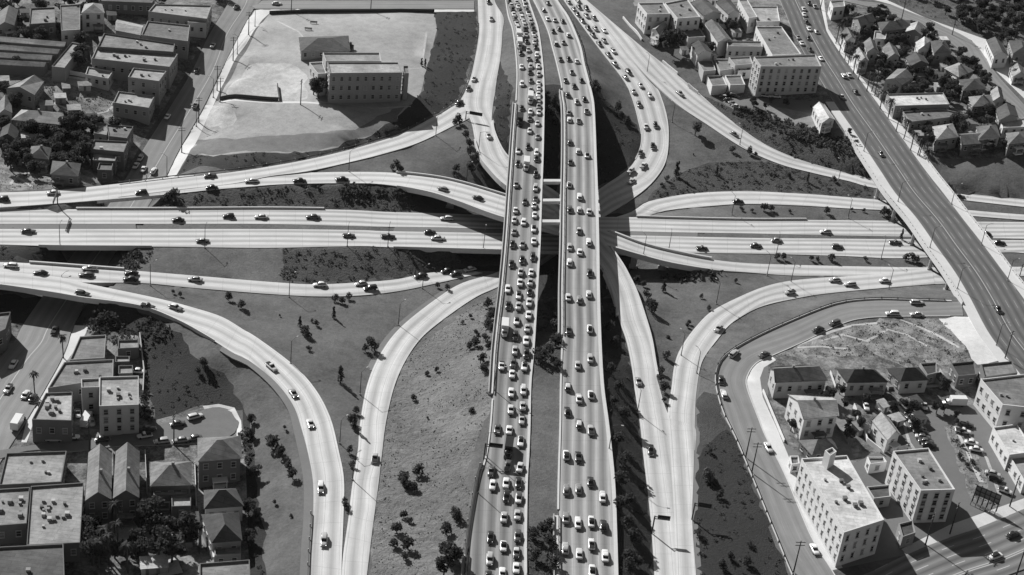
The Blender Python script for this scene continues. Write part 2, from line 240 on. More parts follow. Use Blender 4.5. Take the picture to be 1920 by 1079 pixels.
def cr(p, t):   # catmull-rom through array p at params t
    n = len(p); i = np.clip(t.astype(int), 0, n - 2); u = (t - i)[:, None]
    p0 = p[np.clip(i - 1, 0, n - 1)]; p1 = p[i]; p2 = p[i + 1]; p3 = p[np.clip(i + 2, 0, n - 1)]
    c = 0.5 * ((2 * p1) + (-p0 + p2) * u + (2 * p0 - 5 * p1 + 4 * p2 - p3) * u ** 2 + (-p0 + 3 * p1 - 3 * p2 + p3) * u ** 3)
    return c
for name, r in RD.items():
    s = r['secs']; Lw = np.array([at(a, b, z) for a, b, c, d, z in s]); Rw = np.array([at(c, d, z) for a, b, c, d, z in s])
    px = np.array([((a + c) / 2, (b + d) / 2) for a, b, c, d, z in s])
    cen = (Lw + Rw) / 2; seg = np.linalg.norm(np.diff(cen, axis=0), axis=1)
    ts = [];
    for i, L in enumerate(seg):
        k = max(2, int(L / 2.5)); ts += list(i + np.arange(k) / k)
    ts.append(len(s) - 1 - 1e-6); t = np.array(ts)
    P = cr(np.hstack([Lw, Rw, px]), t)
    for e in (0, -1):       # roads run on past the edge of the picture
        ex, ey = P[e][6], P[e][7]
        if not (-5 < ex < 1925 and -5 < ey < 1084):
            d_ = (P[0] - P[2]) if e == 0 else (P[-1] - P[-3]); dc = (d_[:3] + d_[3:6]) / 2; dc[2] = 0; pl_ = np.linalg.norm(dc); st_ = np.concatenate([dc, dc, d_[6:8]]) * (5.0 / pl_)
            ext = np.array([P[e] + st_ * k for k in range(1, 13)]); P = np.vstack([ext[::-1], P]) if e == 0 else np.vstack([P, ext])
    r['L'] = P[:, :3]; r['R'] = P[:, 3:6]; r['px'] = P[:, 6:8]
    r['c'] = (r['L'] + r['R']) / 2; r['s'] = np.concatenate([[0], np.cumsum(np.linalg.norm(np.diff(r['c'], axis=0), axis=1))])
    r['w'] = np.linalg.norm(r['L'] - r['R'], axis=1)
    r['br'] = np.array([bool(r['bridge'] and r['bridge'](x, y)) for x, y in r['px']])
    for i in range(len(P)):      # level the cross-section
        z = (r['L'][i, 2] + r['R'][i, 2]) / 2; r['L'][i, 2] = z; r['R'][i, 2] = z; r['c'][i, 2] = z
# ---------------------------------------------------------------- terrain heights
EXP = [  # picture x, y, ground height
 (500,50,10),(560,40,11),(700,50,12),(805,45,12),(815,60,12),(800,127,12),(780,140,12),(789,173,12),(430,190,6.5),(450,150,7.5),(600,180,11.5),(767,200,11.5),(734,230,11),(700,210,11.3),(684,258,10.2),(634,277,9),(567,286,7.6),(450,250,5.5),(480,293,5.5),(400,294,3.5),(380,270,2),(560,230,9),(640,240,10.3),(350,300,-2),(600,110,11.8),(700,100,12),(480,100,9.5),
 (875,60,11.3),(860,110,11),(840,160,10.5),(470,30,9.2),(760,30,11.8),(700,-30,11),(500,-30,9),
 (300,20,7.5),(200,20,8),(50,20,8),(350,60,6),(300,110,5),(150,100,6),(30,100,6),(270,170,2),(150,160,3.5),(30,180,2),(230,220,0),(230,290,-3.5),(120,260,-2),(30,280,-2),(150,310,-3),(40,330,-0.5),(190,335,-4),(10,240,-1),
 (760,290,4.5),(830,270,6.5),(820,310,4.8),(880,300,5.5),(900,330,3),(700,310,4.4),(860,250,7.6),
 (600,370,0.3),(700,372,0.3),(800,385,-0.5),(500,375,0.5),(850,392,-1.5),(400,375,0.8),(340,380,0.6),
 (910,400,-5.5),(960,380,-5.5),(980,440,-6.6),(1030,360,-6.6),(1030,420,-6.6),(1130,420,-6.6),(1140,380,-6),(1130,460,-6.4),(1080,470,-6.6),(1030,470,-6.6),(980,480,-6.6),(1100,400,-6.6),(1160,480,-4.5),(1000,400,-6.6),
 (1030,200,9),(1030,180,12.2),(1030,240,6),(1030,290,0),(1030,320,-3),(1030,100,11.9),(1010,30,11.1),(990,0,10.8),(1025,60,11.5),(1035,150,12.3),(1020,130,12.1),
 (1030,520,-5),(1030,560,-1.5),(1030,600,4),(1030,640,9),(1025,680,10.8),(1020,720,10.6),(1020,800,10.2),(1017,899,9.7),(1015,1000,9),(1015,1079,8.4),(1015,1150,8.4),
 (930,100,11),(940,160,10.4),(945,200,9.6),(940,240,8.4),(950,280,6),(985,250,4),(985,320,-2),(985,200,9),(1085,200,8),(1085,260,2),(1085,330,-5),(985,560,-2),(985,620,6),(1085,560,-2),(1085,620,5),
 (1100,60,10.6),(1110,100,10.6),(1120,140,9.5),(1125,200,6.8),(1140,260,2.5),(1140,320,-2.5),(1150,200,5.5),(1170,260,2),(1160,300,-1),(1160,160,6.8),
 (200,478,-3),(170,480,-6.5),(400,480,-0.3),(650,490,-0.8),(800,490,-4.4),(880,490,-6),(340,500,-0.5),(550,500,-1.2),(700,505,-2.5),(30,475,0),(60,475,-1),(255,480,-1),
 (240,380,-3),(290,384,-1.5),(200,385,-5.5),
 (350,570,0),(450,590,0.4),(600,600,-1),(700,600,-2),(780,560,-4),(560,650,0.4),(650,700,0.6),(640,800,1.4),(655,880,2.4),(500,600,-0.5),(680,660,-0.5),(800,545,-4.3),
 (900,570,-3.5),(870,600,-2),(880,640,-0.5),(830,640,-1.5),(900,600,-1.5),(800,700,0.5),(850,700,2),(900,660,3),(905,720,6.5),(880,780,6.5),(780,780,1.5),(830,800,3.5),(760,850,2.2),(850,880,5.5),(890,850,8),(760,950,3.2),(830,950,4.8),(800,1030,4.4),(860,1000,7),(740,1079,4.2),(850,1079,6.6),(830,1150,6.5),(720,1150,4),
 (1140,620,6),(1150,700,7),(1165,780,6.6),(1170,850,6),(1185,950,6),(1190,1050,6.2),(1175,1000,6.8),(1150,600,3.5),(1142,560,0),(1195,1150,6),
 (1200,520,-1.5),(1240,540,-0.6),(1300,540,0),(1350,530,0.3),(1250,600,1),(1300,580,1.2),(1240,680,3),(1250,640,2.2),(1246,740,4),(1420,525,0.4),(1200,505,-3),(1280,510,-0.6),
 (1600,555,2.4),(1700,548,3.2),(1780,550,5),(1450,590,3.4),(1380,625,4),(1330,700,4.3),(1320,800,4.4),(1350,900,4.6),(1380,1000,4.7),(1330,1000,4.4),(1420,1070,4.9),(1400,1150,4.9),
 (1300,300,0.4),(1400,320,0.6),(1500,340,0.5),(1280,240,2),(1260,180,4.2),(1350,280,1.2),(1250,340,-1),(1600,358,0.4),(1300,345,-0.6),(1450,390,0.1),(1600,402,0.2),(1300,398,-1),(1500,493,0.2),(1600,492,0.2),(1720,494,0.2),
 (1200,60,10.6),(1230,100,9.5),(1290,150,8.6),(1330,180,8.2),(1380,215,7.6),(1480,245,7.2),(1560,270,7),(1610,300,6.4),(1250,40,11.4),(1300,60,11.5),(1350,60,11.6),(1400,20,12),(1450,60,11.8),(1300,120,10),(1400,150,9.4),(1480,190,8.8),(1560,230,8.4),(1400,190,8.6),(1520,140,10),(1150,20,11),(1350,-30,12),(1200,-30,11.4),
 (1630,60,11.8),(1700,60,12),(1760,120,11.5),(1850,150,11.3),(1650,130,10.8),(1700,180,10),(1780,220,9.6),(1850,260,9.2),(1900,290,8.6),(1740,290,8.2),(1800,330,6.6),(1880,340,6),(1850,370,1.2),(1830,310,7.5),(1900,90,12),(1800,30,13.5),(1900,30,14),(1700,0,13.5),(1990,100,12),(1990,300,8),(1860,385,0.5),
 (1790,650,6.6),(1700,630,6.2),(1550,650,5.8),(1600,630,6),(1500,700,5.5),(1600,720,5.8),(1700,740,6),(1850,640,6.8),(1850,740,6.4),(1920,800,6),(1500,850,5.2),(1600,850,5.4),(1700,850,5.6),(1800,850,5.8),(1480,950,5.1),(1560,1060,5),(1700,1000,5.1),(1850,940,5.4),(1900,900,5.6),(1640,1000,5.1),
 (200,590,-6),(100,570,-6.4),(20,590,-6.3),(300,620,-3),(240,620,-5.6),(350,640,-1.5),(200,660,-6),(280,700,-5.5),(380,740,-4.5),(430,720,-3),(460,760,-3.4),(320,700,-5.2),(420,656,1.5),(480,722,1.8),(535,785,2.3),(330,622,0.5),(500,740,1.5),(490,800,-2.5),(540,850,1.2),(500,900,-3),(550,950,1),(500,1000,-3),(560,1050,1.4),(480,1050,-4.5),(470,900,-4.6),(450,850,-4.7),
 (100,720,-6),(200,780,-5.6),(30,900,-6),(150,900,-5.7),(250,880,-5.4),(350,880,-5),(420,900,-4.9),(100,1020,-6),(250,1000,-5.6),(400,1000,-5),(200,1079,-5.8),(300,1150,-5.6),(100,1150,-6),(450,1150,-4.8)]
ctrl = []
for r in RD.values():
    nb = ~r['br']
    for i in range(0, len(r['c']), 2):
        if nb[i]:
            for k in (0, 0.5, 1): ctrl.append(r['L'][i] * (1 - k) + r['R'][i] * k)
# lowest road under each bridge counts as ground too
for x, y, z in EXP: ctrl.append(at(x, y, z))
ctrl = np.array(ctrl)
X0, X1, Y0, Y1, G = -340.0, 380.0, 290.0, 1000.0, 2.5
gx = np.arange(X0, X1 + G, G); gy = np.arange(Y0, Y1 + G, G)
GX, GY = np.meshgrid(gx, gy); q = np.stack([GX.ravel(), GY.ravel()], 1)
HZ = np.empty(len(q))
for k in range(0, len(q), 4000):
    d2 = ((q[k:k + 4000, None, 0] - ctrl[None, :, 0]) ** 2 + (q[k:k + 4000, None, 1] - ctrl[None, :, 1]) ** 2) + 1.0
    w = d2 ** -2.0
    HZ[k:k + 4000] = (w * ctrl[None, :, 2]).sum(1) / w.sum(1)
HZ = HZ.reshape(GX.shape)
# smooth away from the control points
nroad = sum(len(range(0, len(r['c']), 2)) and 3 * sum(1 for i in range(0, len(r['c']), 2) if not r['br'][i]) for r in RD.values())
DR = np.empty(len(q))
for k in range(0, len(q), 4000):
    DR[k:k + 4000] = np.sqrt(((q[k:k + 4000, None, 0] - ctrl[None, :nroad, 0]) ** 2 + (q[k:k + 4000, None, 1] - ctrl[None, :nroad, 1]) ** 2).min(1))
DR = DR.reshape(GX.shape)
HS = HZ.copy()
for it in range(45):
    Z = np.pad(HS, 1, mode='edge'); HS = (Z[1:-1, 1:-1] * 2 + Z[:-2, 1:-1] + Z[2:, 1:-1] + Z[1:-1, :-2] + Z[1:-1, 2:]) / 6
    if it == 1: HZ = HS.copy()
t_ = np.clip((DR - 5.0) / 13.0, 0, 1); t_ = t_ * t_ * (3 - 2 * t_); HZ = HZ * (1 - t_) + HS * t_
def H(x, y):
    x = np.asarray(x, float); y = np.asarray(y, float)
    i = np.clip((x - X0) / G, 0, len(gx) - 1.001); j = np.clip((y - Y0) / G, 0, len(gy) - 1.001)
    i0 = i.astype(int); j0 = j.astype(int); u = i - i0; v = j - j0
    return HZ[j0, i0] * (1 - u) * (1 - v) + HZ[j0, i0 + 1] * u * (1 - v) + HZ[j0 + 1, i0] * (1 - u) * v + HZ[j0 + 1, i0 + 1] * u * v
_zs = np.linspace(18, -9, 271)
def gp(px, py):
    """the point of the ground seen at a picture position"""
    d = ray(px, py); t = (_zs - CAM_H) / d[2]; x = d[0] * t; y = d[1] * t; dz = _zs - H(x, y)
    k = np.argmax(dz <= 0)
    if dz[k] > 0: k = len(_zs) - 1
    return np.array([x[k], y[k], float(H(x[k], y[k]))])
# ---------------------------------------------------------------- zones of the ground
ZN = []     # (material, world polygon)
zr_ = np.random.RandomState(9)
def zone(mat, pts, dens=3.0):
    w = np.array([gp(*p)[:2] for p in pts]); out = []
    for i in range(len(w)):
        a = w[i]; b = w[(i + 1) % len(w)]; n = max(1, int(np.linalg.norm(b - a) / dens))
        for k in range(n): out.append(a + (b - a) * k / n + (zr_.normal(0, 0.55, 2) if k and mat not in ('walk', 'yard', 'lot', 'block') else 0))
    ZN.append((mat, np.array(out)))
exec_zones = [
 ('block', [(-120,-40),(438,-40),(422,16),(385,70),(350,135),(310,200),(265,270),(228,340),(60,352),(-120,365)]),
 ('weeds', [(60,158),(120,150),(205,165),(222,195),(265,222),(210,230),(120,205),(75,200)]),
 ('dirt', [(100,140),(180,150),(215,170),(222,190),(205,180),(120,158),(95,152)]),
 ('weeds', [(0,310),(60,320),(160,338),(120,352),(0,362)]),
 ('yard', [(505,27),(814,23),(819,57),(801,127),(789,174),(767,200),(734,230),(684,260),(634,277),(567,287),(400,294),(350,290),(404,192),(411,188),(470,80)]),
 ('patch', [(466,124),(500,118),(545,120),(560,128),(574,140),(572,165),(576,185),(560,190),(500,187),(415,188),(428,165),(445,150)]),
 ('patch', [(398,198),(425,200),(440,210),(444,224),(436,236),(415,242),(392,240),(386,225)]),
 ('ygrass', [(520,255),(640,245),(700,225),(735,205),(760,200),(734,230),(684,258),(634,275),(567,285),(400,292),(352,290),(372,262),(440,262)]),
 ('walk', [(478,20),(495,17),(889,17),(889,25),(505,26),(497,33),(445,105),(352,292),(330,330),(308,338),(335,284),(378,208),(412,138),(448,66)]),
 ('ivy', [(814,23),(893,22),(895,40),(892,90),(870,150),(857,186),(812,216),(755,246),(697,266),(630,284),(560,299),(495,311),(430,321),(330,330),(352,292),(400,294),(567,287),(634,277),(684,260),(734,230),(767,200),(789,174),(801,127),(819,57)]),  # school bank faces away from the sun; ivy colour also carries that shade
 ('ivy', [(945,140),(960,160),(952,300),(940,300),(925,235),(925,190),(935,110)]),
 ('ivy', [(1018,160),(1054,160),(1056,640),(1000,660)]),  # gap between the decks: shadowed green, shade put into the ground colour
 ('brush', [(1001,560),(1056,560),(1056,690),(1030,700),(1000,680)]),
 ('brush', [(985,990),(1046,985),(1048,1160),(983,1160)]),
 ('ivy', [(1108,160),(1125,170),(1150,200),(1195,235),(1204,262),(1190,300),(1160,330),(1120,350)]),  # slope in the right deck's cast shadow, painted darker by this tone
 ('ivy', [(1125,560),(1155,560),(1172,640),(1195,760),(1205,860),(1225,1079),(1230,1160),(1156,1160),(1152,1000),(1136,800),(1124,690)]),  # bank below the right deck; tone holds both dark shrubs and painted shade
 ('ivy', [(860,395),(950,395),(1190,398),(1190,500),(1130,560),(930,510),(860,505)]),  # junction floor: dark patch stands in for deep shade under the decks
 ('brush', [(300,362),(420,355),(560,347),(700,347),(790,360),(860,380),(945,410),(834,400),(700,395),(533,387),(400,392),(300,392)]),
 ('brush', [(530,466),(670,462),(945,472),(945,500),(890,500),(800,511),(740,522),(600,531),(530,528)]),
 ('brush', [(1250,340),(1290,318),(1330,306),(1440,305),(1560,330),(1640,355),(1640,372),(1500,362),(1400,357),(1300,361),(1230,372),(1185,395)]),
 ('brush', [(1340,190),(1400,210),(1500,235),(1600,270),(1625,300),(1640,338),(1530,310),(1460,286),(1400,250),(1340,205),(1290,160)]),
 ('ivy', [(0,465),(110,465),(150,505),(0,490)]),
 ('ivy', [(-120,540),(111,556),(250,578),(320,606),(300,612),(340,625),(345,640),(380,680),(420,700),(455,760),(470,790),(480,900),(500,1079),(500,1160),(380,1160),(460,860),(455,770),(380,760),(290,790),(265,640),(140,610),(-120,600)]),  # ivy bank plus a painted patch for the southwest ramp's shadow
 ('block', [(-150,1160),(-150,600),(45,606),(139,612),(262,630),(285,790),(380,765),(440,765),(460,850),(470,1160)]),
 ('walk', [(139,610),(167,611),(115,690),(62,795),(50,830),(40,830),(50,788),(83,732),(127,645)]),
 ('walk', [(380,762),(410,758),(440,765),(452,790),(455,822),(443,824),(445,795),(432,772),(411,766),(385,770)]),
 ('dim', [(1306,750),(1320,735),(1347,742),(1360,790),(1390,850),(1304,900)]),
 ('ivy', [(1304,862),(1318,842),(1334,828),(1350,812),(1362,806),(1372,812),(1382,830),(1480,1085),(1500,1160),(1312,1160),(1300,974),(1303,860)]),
 ('lawn2', [(700,840),(745,700),(800,640),(900,565),(935,545),(930,650),(920,760),(880,870),(870,1160),(688,1160),(700,988)]),
 ('lot', [(1400,710),(1440,665),(1680,720),(1830,690),(1920,700),(1960,900),(1920,955),(1701,1040),(1560,1070),(1520,1007),(1435,820)]),
 ('block', [(1440,668),(1640,660),(1830,680),(1830,760),(1690,750),(1680,830),(1600,870),(1500,860),(1440,790)]),
 ('walk', [(1400,705),(1418,683),(1447,668),(1455,676),(1432,690),(1425,710),(1430,745),(1455,800),(1480,860),(1500,905),(1580,1065),(1558,1069),(1520,1007),(1470,890),(1420,784),(1400,729)]),
 ('weeds', [(1447,666),(1495,648),(1580,610),(1680,596),(1772,600),(1800,640),(1825,680),(1700,690),(1640,665),(1540,672)]),
 ('dust', [(1760,598),(1790,594),(1815,595),(1835,610),(1890,675),(1832,684),(1818,664),(1800,640),(1785,622),(1772,612)]),
 ('weeds', [(1858,616),(1866,625),(1872,640),(1866,640),(1860,628)]),
 ('weeds', [(1770,800),(1800,790),(1850,900),(1870,950),(1820,935)]),
 ('walk', [(415,190),(600,193),(600,196),(410,195)]),
 ('dirt', [(1500,735),(1590,735),(1600,860),(1560,860)]),
 ('walk', [(1690,1030),(1780,985),(1920,935),(1925,953),(1832,990),(1770,1011),(1701,1039)]),
 ('block', [(1210,-40),(1455,-40),(1500,90),(1560,190),(1600,250),(1560,240),(1380,180),(1340,150),(1300,130),(1290,90),(1240,60)]),
 ('lot', [(1345,185),(1440,185),(1530,190),(1570,235),(1545,250),(1440,215),(1380,210)]),
 ('dirt', [(1430,200),(1528,212),(1545,238),(1530,246),(1450,222)]),
 ('block', [(1543,0),(1600,5),(1735,52),(1795,88),(1835,130),(1925,220),(1930,290),(1740,290),(1650,195),(1582,105),(1552,60)]),
 ('walk', [(1537,0),(1545,0),(1553,55),(1583,100),(1615,145),(1655,195),(1720,270),(1745,310),(1735,318),(1687,253),(1647,197),(1610,147),(1580,107),(1550,60)]),
 ('walk', [(1620,-5),(1650,-5),(1735,34),(1850,75),(1920,140),(1925,190),(1870,136),(1822,76),(1745,38),(1668,8)]),
 ('scrub', [(1655,-40),(2000,-40),(2000,140),(1850,72),(1735,30),(1650,-5)]),
 ('dirt', [(1330,-40),(1440,-40),(1440,5),(1250,5),(1190,12),(1180,-40)]),
]
for m_, p_ in exec_zones: zone(m_, p_)
def path(mat, pts, w):
    P = [gp(*p)[:2] for p in pts]; A = []; B_ = []
    for i, p in enumerate(P):
        d = P[min(i + 1, len(P) - 1)] - P[max(i - 1, 0)]; d = d / np.linalg.norm(d); nrm = np.array([-d[1], d[0]]); k = w / 2 * (0.7 + 0.6 * ((i * 7) % 5) / 4)
        A.append(p + nrm * k); B_.append(p - nrm * k)
    ZN.append((mat, np.array(A + B_[::-1])))
for pts, w in (([(1498,646),(1530,634),(1560,622),(1600,610),(1645,606)], .9), ([(1688,600),(1720,612),(1760,630),(1798,652)], 1.1), ([(1540,640),(1580,628),(1625,640),(1665,618),(1700,628),(1740,650)], .9), ([(1495,652),(1540,650),(1590,655)], .9),
    ([(98,142),(140,146),(180,154),(205,166),(222,182),(210,196)], 1.6), ([(205,196),(225,206),(262,218)], 1.3), ([(95,192),(130,206),(160,218),(200,210),(215,198)], 1.0), ([(130,160),(120,185),(100,195)], .8), ([(20,345),(30,330),(50,325),(80,326),(110,332),(150,343)], 1.2), ([(30,330),(45,340),(60,350)], .7),
    ([(285,960),(290,985),(300,1010),(310,1040),(320,1079)], 5.5), ([(215,962),(225,990),(215,1020)], 9), ([(1690,780),(1705,830),(1740,880),(1775,930)], 1.0), ([(1790,800),(1815,850),(1840,905)], 1.2), ([(1800,790),(1850,860),(1875,930)], .9), ([(425,115),(470,60),(500,40)], .9), ([(590,190),(700,204),(770,200)], 1.0), ([(600,110),(560,60),(520,40)], .8), ([(760,130),(790,128),(800,60)], .7)):
    path('patch', pts, w)
# ---------------------------------------------------------------- ground sheet: constrained triangulation with zone and road outlines
def inpoly(pts, poly):
    x, y = pts[:, 0], pts[:, 1]; ins = np.zeros(len(pts), bool); n = len(poly)
    bb = (x >= poly[:, 0].min()) & (x <= poly[:, 0].max()) & (y >= poly[:, 1].min()) & (y <= poly[:, 1].max())
    xs, ys = x[bb], y[bb]; r_ = np.zeros(len(xs), bool)
    for i in range(n):
        ax, ay = poly[i]; bx, by = poly[(i + 1) % n]
        if ay == by: continue
        c = ((ay > ys) != (by > ys)) & (xs < (bx - ax) * (ys - ay) / (by - ay) + ax); r_ ^= c
    ins[bb] = r_; return ins
tv = []; te = []
st = 5.0
rng = np.random.RandomState(3)
xs = np.arange(X0 + 5, X1 - 4, st); ys = np.arange(Y0 + 5, Y1 - 4, st)
for yy in ys:
    for xx in xs: tv.append((xx + rng.uniform(-1.2, 1.2), yy + rng.uniform(-1.2, 1.2)))
for rx, ry in ((X0, Y0), (X1, Y0), (X1, Y1), (X0, Y1)): tv.append((rx, ry))
for a in np.linspace(0, 2 * math.pi, 32, endpoint=False): tv.append((20 + 5000 * math.cos(a), 600 + 5000 * math.sin(a)))
def loop(pl, closed=True):
    k = len(tv); n = len(pl)
    for p in pl: tv.append((float(p[0]), float(p[1])))
    for i in range(n if closed else n - 1): te.append((k + i, k + (i + 1) % n))
for m_, pl in ZN: loop(pl)
for r in RD.values():
    for e in ('L', 'R'):
        seg = []
        for i in range(len(r['c'])):
            if not r['br'][i]:
                seg.append(r[e][i, :2])
            elif len(seg) > 1: loop(seg, False); seg = []
            else: seg = []
        if len(seg) > 1: loop(seg, False)
res = delaunay_2d_cdt([Vector(v) for v in tv], te, [], 0, 0.05)
V2 = np.array([tuple(v) for v in res[0]]); F2 = np.array([tuple(f) for f in res[2]])
V3z = H(V2[:, 0], V2[:, 1])
far = (V2[:, 0] < X0 - 1) | (V2[:, 0] > X1 + 1) | (V2[:, 1] < Y0 - 1) | (V2[:, 1] > Y1 + 1)
V3z[far] = 6.0
# ground sits just below each road that lies on it
zmin = np.full(len(V2), 1e9)
for r in RD.values():
    L, Rr = r['L'], r['R']
    for i in range(len(L) - 1):
        if r['br'][i] or r['br'][i + 1]: continue
        quad = np.array([L[i, :2], L[i + 1, :2], Rr[i + 1, :2], Rr[i, :2]])
        c_ = quad.mean(0); quad = c_ + (quad - c_) * 1.04
        bb = (abs(V2[:, 0] - c_[0]) < 16) & (abs(V2[:, 1] - c_[1]) < 16)
        idx = np.nonzero(bb)[0]
        if len(idx) == 0: continue
        ok = inpoly(V2[idx], quad); z = (L[i, 2] + L[i + 1, 2]) / 2 - 0.16
        sel = idx[ok]; zmin[sel] = np.minimum(zmin[sel], z)
V3z = np.where(zmin < 1e8, zmin, V3z)
cen = V2[F2].mean(1)
gm = ['lawn', 'lawn2', 'ivy', 'brush', 'yard', 'dust', 'dirt', 'weeds', 'lot', 'block', 'walk', 'patch', 'ygrass', 'dim', 'scrub']; fmi = np.zeros(len(F2), int)
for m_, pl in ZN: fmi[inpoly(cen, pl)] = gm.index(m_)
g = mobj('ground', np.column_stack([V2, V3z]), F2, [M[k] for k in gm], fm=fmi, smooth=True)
tag(g, 'lawns, slopes, lots and yards around the interchange', None, kind='structure')
# make sure normals look up
me = g.data
if sum(p.normal.z for p in me.polygons[:50]) < 0: me.flip_normals()
# ---------------------------------------------------------------- road meshes
names = {'left_deck': 'elevated_road', 'right_deck': 'elevated_road', 'viaduct': 'viaduct_road', 'frontage_road': 'frontage_road', 'west_street': 'street', 'cul_de_sac': 'street', 'north_street': 'street', 'southeast_street': 'street', 'hill_street': 'street', 'north_freeway_lanes': 'freeway', 'south_freeway_lanes': 'freeway'}
for k, (name, r) in enumerate(RD.items()):
    L, Rr = r['L'].copy(), r['R'].copy(); dz = 0.006 * k; L[:, 2] += dz; Rr[:, 2] += dz; n = len(L)
    u0 = np.zeros(n); u1 = r['w']
    if name == 'left_deck': u0, u1 = r['w'], np.zeros(n)     # lanes keep their distance from the median edge
    vs = np.concatenate([L, Rr]); uv = np.concatenate([np.column_stack([u0, r['s']]), np.column_stack([u1, r['s']])])
    # in merging areas keep metre-true lanes measured from the left edge
    fs = [(i, i + n, i + n + 1, i + 1) for i in range(n - 1)]; fm = [0] * len(fs)
    vs = list(map(tuple, vs)); uv = list(map(tuple, uv))
    th = 1.3 if r['solid'] else 0.35
    b0 = len(vs)
    for P in (L, Rr):
        for p in P: vs.append((p[0], p[1], p[2] - th)); uv.append((0, 0))
    for i in range(n - 1):
        fs.append((b0 + i, b0 + i + 1, b0 + n + i + 1, b0 + n + i)); fs.append((i, i + 1, b0 + i + 1, b0 + i)); fs.append((i + n + 1, i + n, b0 + n + i, b0 + n + i + 1)); fm += [1, 1, 1]
    o = mobj(names.get(name, 'ramp'), vs, fs, [M[r['mat']], M['curbd']], fm=fm, uvs=uv); o['kind'] = 'structure'
    p0 = o.data.polygons[0]
    if p0.normal.z < 0: o.data.flip_normals()
    r['obj'] = o
# ================================================================ helpers for things
ORD = 'first second third fourth fifth sixth seventh eighth ninth tenth eleventh twelfth thirteenth fourteenth fifteenth sixteenth seventeenth eighteenth nineteenth twentieth'.split()
def ordinal(i):
    if i < 20: return ORD[i]
    t = ['twenty', 'thirty', 'forty', 'fifty', 'sixty', 'seventy', 'eighty', 'ninety'][(i + 1) // 10 - 2]; u = (i + 1) % 10
    if u == 0: return t[:-1] + 'ieth'
    return t + '-' + ORD[u - 1]
def strip(name, rn, edge, d0, d1, z0, z1, mat, mask=None, parent=None, post=None):
    """a solid strip that follows one edge of a road, from d0 to d1 metres outside it"""
    r = RD[rn]; e = r[edge]; out = e - r['c']; out[:, 2] = 0; out /= np.linalg.norm(out, axis=1)[:, None]
    idx = [i for i in range(len(e)) if mask is None or mask(*(r['px'][i]))]
    if not idx: return None
    runs = [[idx[0]]]
    for i in idx[1:]:
        if i == runs[-1][-1] + 1: runs[-1].append(i)
        else: runs.append([i])
    mb = MB()
    for run in runs:
        if len(run) < 2: continue
        vs = []
        for i in run:
            for d, z in ((d0, z0), (d1, z0), (d1, z1), (d0, z1)):
                p = e[i] + out[i] * d; vs.append((p[0], p[1], p[2] + z))
        n = len(run); fs = []
        for i in range(n - 1):
            for k in range(4): fs.append((4 * i + k, 4 * i + (k + 1) % 4, 4 * i + 4 + (k + 1) % 4, 4 * i + 4 + k))
        fs.append((3, 2, 1, 0)); fs.append(tuple(4 * (n - 1) + k for k in range(4)))
        if edge == 'R': fs = [f[::-1] for f in fs]
        mb.add(vs, fs)
    return mb.build(name, mat, parent)
def edge_pts(rn, edge, d, mask, step):
    r = RD[rn]; e = r[edge]; out = e - r['c']; out[:, 2] = 0; out /= np.linalg.norm(out, axis=1)[:, None]; P = []; last = -99
    for i in range(len(e)):
        if (mask is None or mask(*r['px'][i])) and r['s'][i] - last >= step: P.append(e[i] + out[i] * d); last = r['s'][i]
    return P
def rail(rn, edge, mask, label, post_mat='curb', h=0.8, d=0.5, step=5.0, kind='guardrail'):
    P = edge_pts(rn, edge, d, mask, 0.1)
    if len(P) < 3: return
    root = empty(kind, tuple(P[len(P) // 2]), 0, label, 'guard rail', 'guard rails along the ramps'); o = Vector(root.location)
    b = strip('rail', rn, edge, d - 0.06, d + 0.1, h - 0.32, h, M['steel'], mask)
    b.parent = root; b.location = -o
    pp = edge_pts(rn, edge, d + 0.22, mask, step)[:95]
    mb = MB(); mb.box((0, 0, 0.45), (0.22, 0.22, 0.9)); src = None
    for p in pp:
        if src is None: src = mb.build('post', M[post_mat], root); q_ = src
        else: q_ = src.copy(); C.objects.link(q_); q_.parent = root
        q_.location = Vector(p) - o
# ---------------------------------------------------------------- deck edges
def deck_edge(rn, edge, segs, label):
    """light concrete walkway ledge with a steel rail on its inner side"""
    m = lambda x, y: any(a < y < b for a, b in segs)
    P = edge_pts(rn, edge, 0.5, m, 0.1); root = empty('deck_railing', tuple(P[len(P) // 2]), 0, label, 'railing', 'railings of the elevated decks'); o = Vector(root.location)
    for nm, a, b, z0, z1, mt in (('ledge', 0.12, 1.35, -1.25, 0.22, 'curb'), ('parapet', 1.35, 1.62, -1.25, 0.85, 'curbd'), ('rail', 0.1, 0.2, 0.52, 0.95, 'steel')):
        q_ = strip(nm, rn, edge, a, b, z0, z1, M[mt], m); q_.parent = root; q_.location = -o
    src = None
    for p in edge_pts(rn, edge, 0.15, m, 4.0)[:95]:
        if src is None:
            mb = MB(); mb.box((0, 0, 0.42), (0.16, 0.16, 0.4)); src = q_ = mb.build('post', M['steel'], root)
        else: q_ = src.copy(); C.objects.link(q_); q_.parent = root
        q_.location = Vector(p) - o
deck_edge('left_deck', 'L', [(192, 745)], 'railing with walkway along the outer left side of the jammed elevated deck')
deck_edge('left_deck', 'L', [(1035, 1160)], 'short stretch of railing at the lower left end of the jammed deck')
deck_edge('right_deck', 'L', [(168, 632)], 'railing with walkway along the left side of the right elevated deck')
deck_edge('right_deck', 'L', [(962, 1160)], 'railing beside the bushy median at the bottom of the right deck')
def kerb(rn, edge, mask, label, d0=0.0, d1=0.7, z0=-1.28, z1=0.28, mat='curb', name='kerb'):
    q_ = strip(name, rn, edge, d0, d1, z0, z1, M[mat], mask)
    if q_: tag(q_, label, 'kerb', 'concrete kerbs')
kerb('left_deck', 'R', None, 'pale kerb on the median side of the jammed elevated deck')
kerb('right_deck', 'R', None, 'pale kerb on the outer right side of the right elevated deck', d1=1.0)
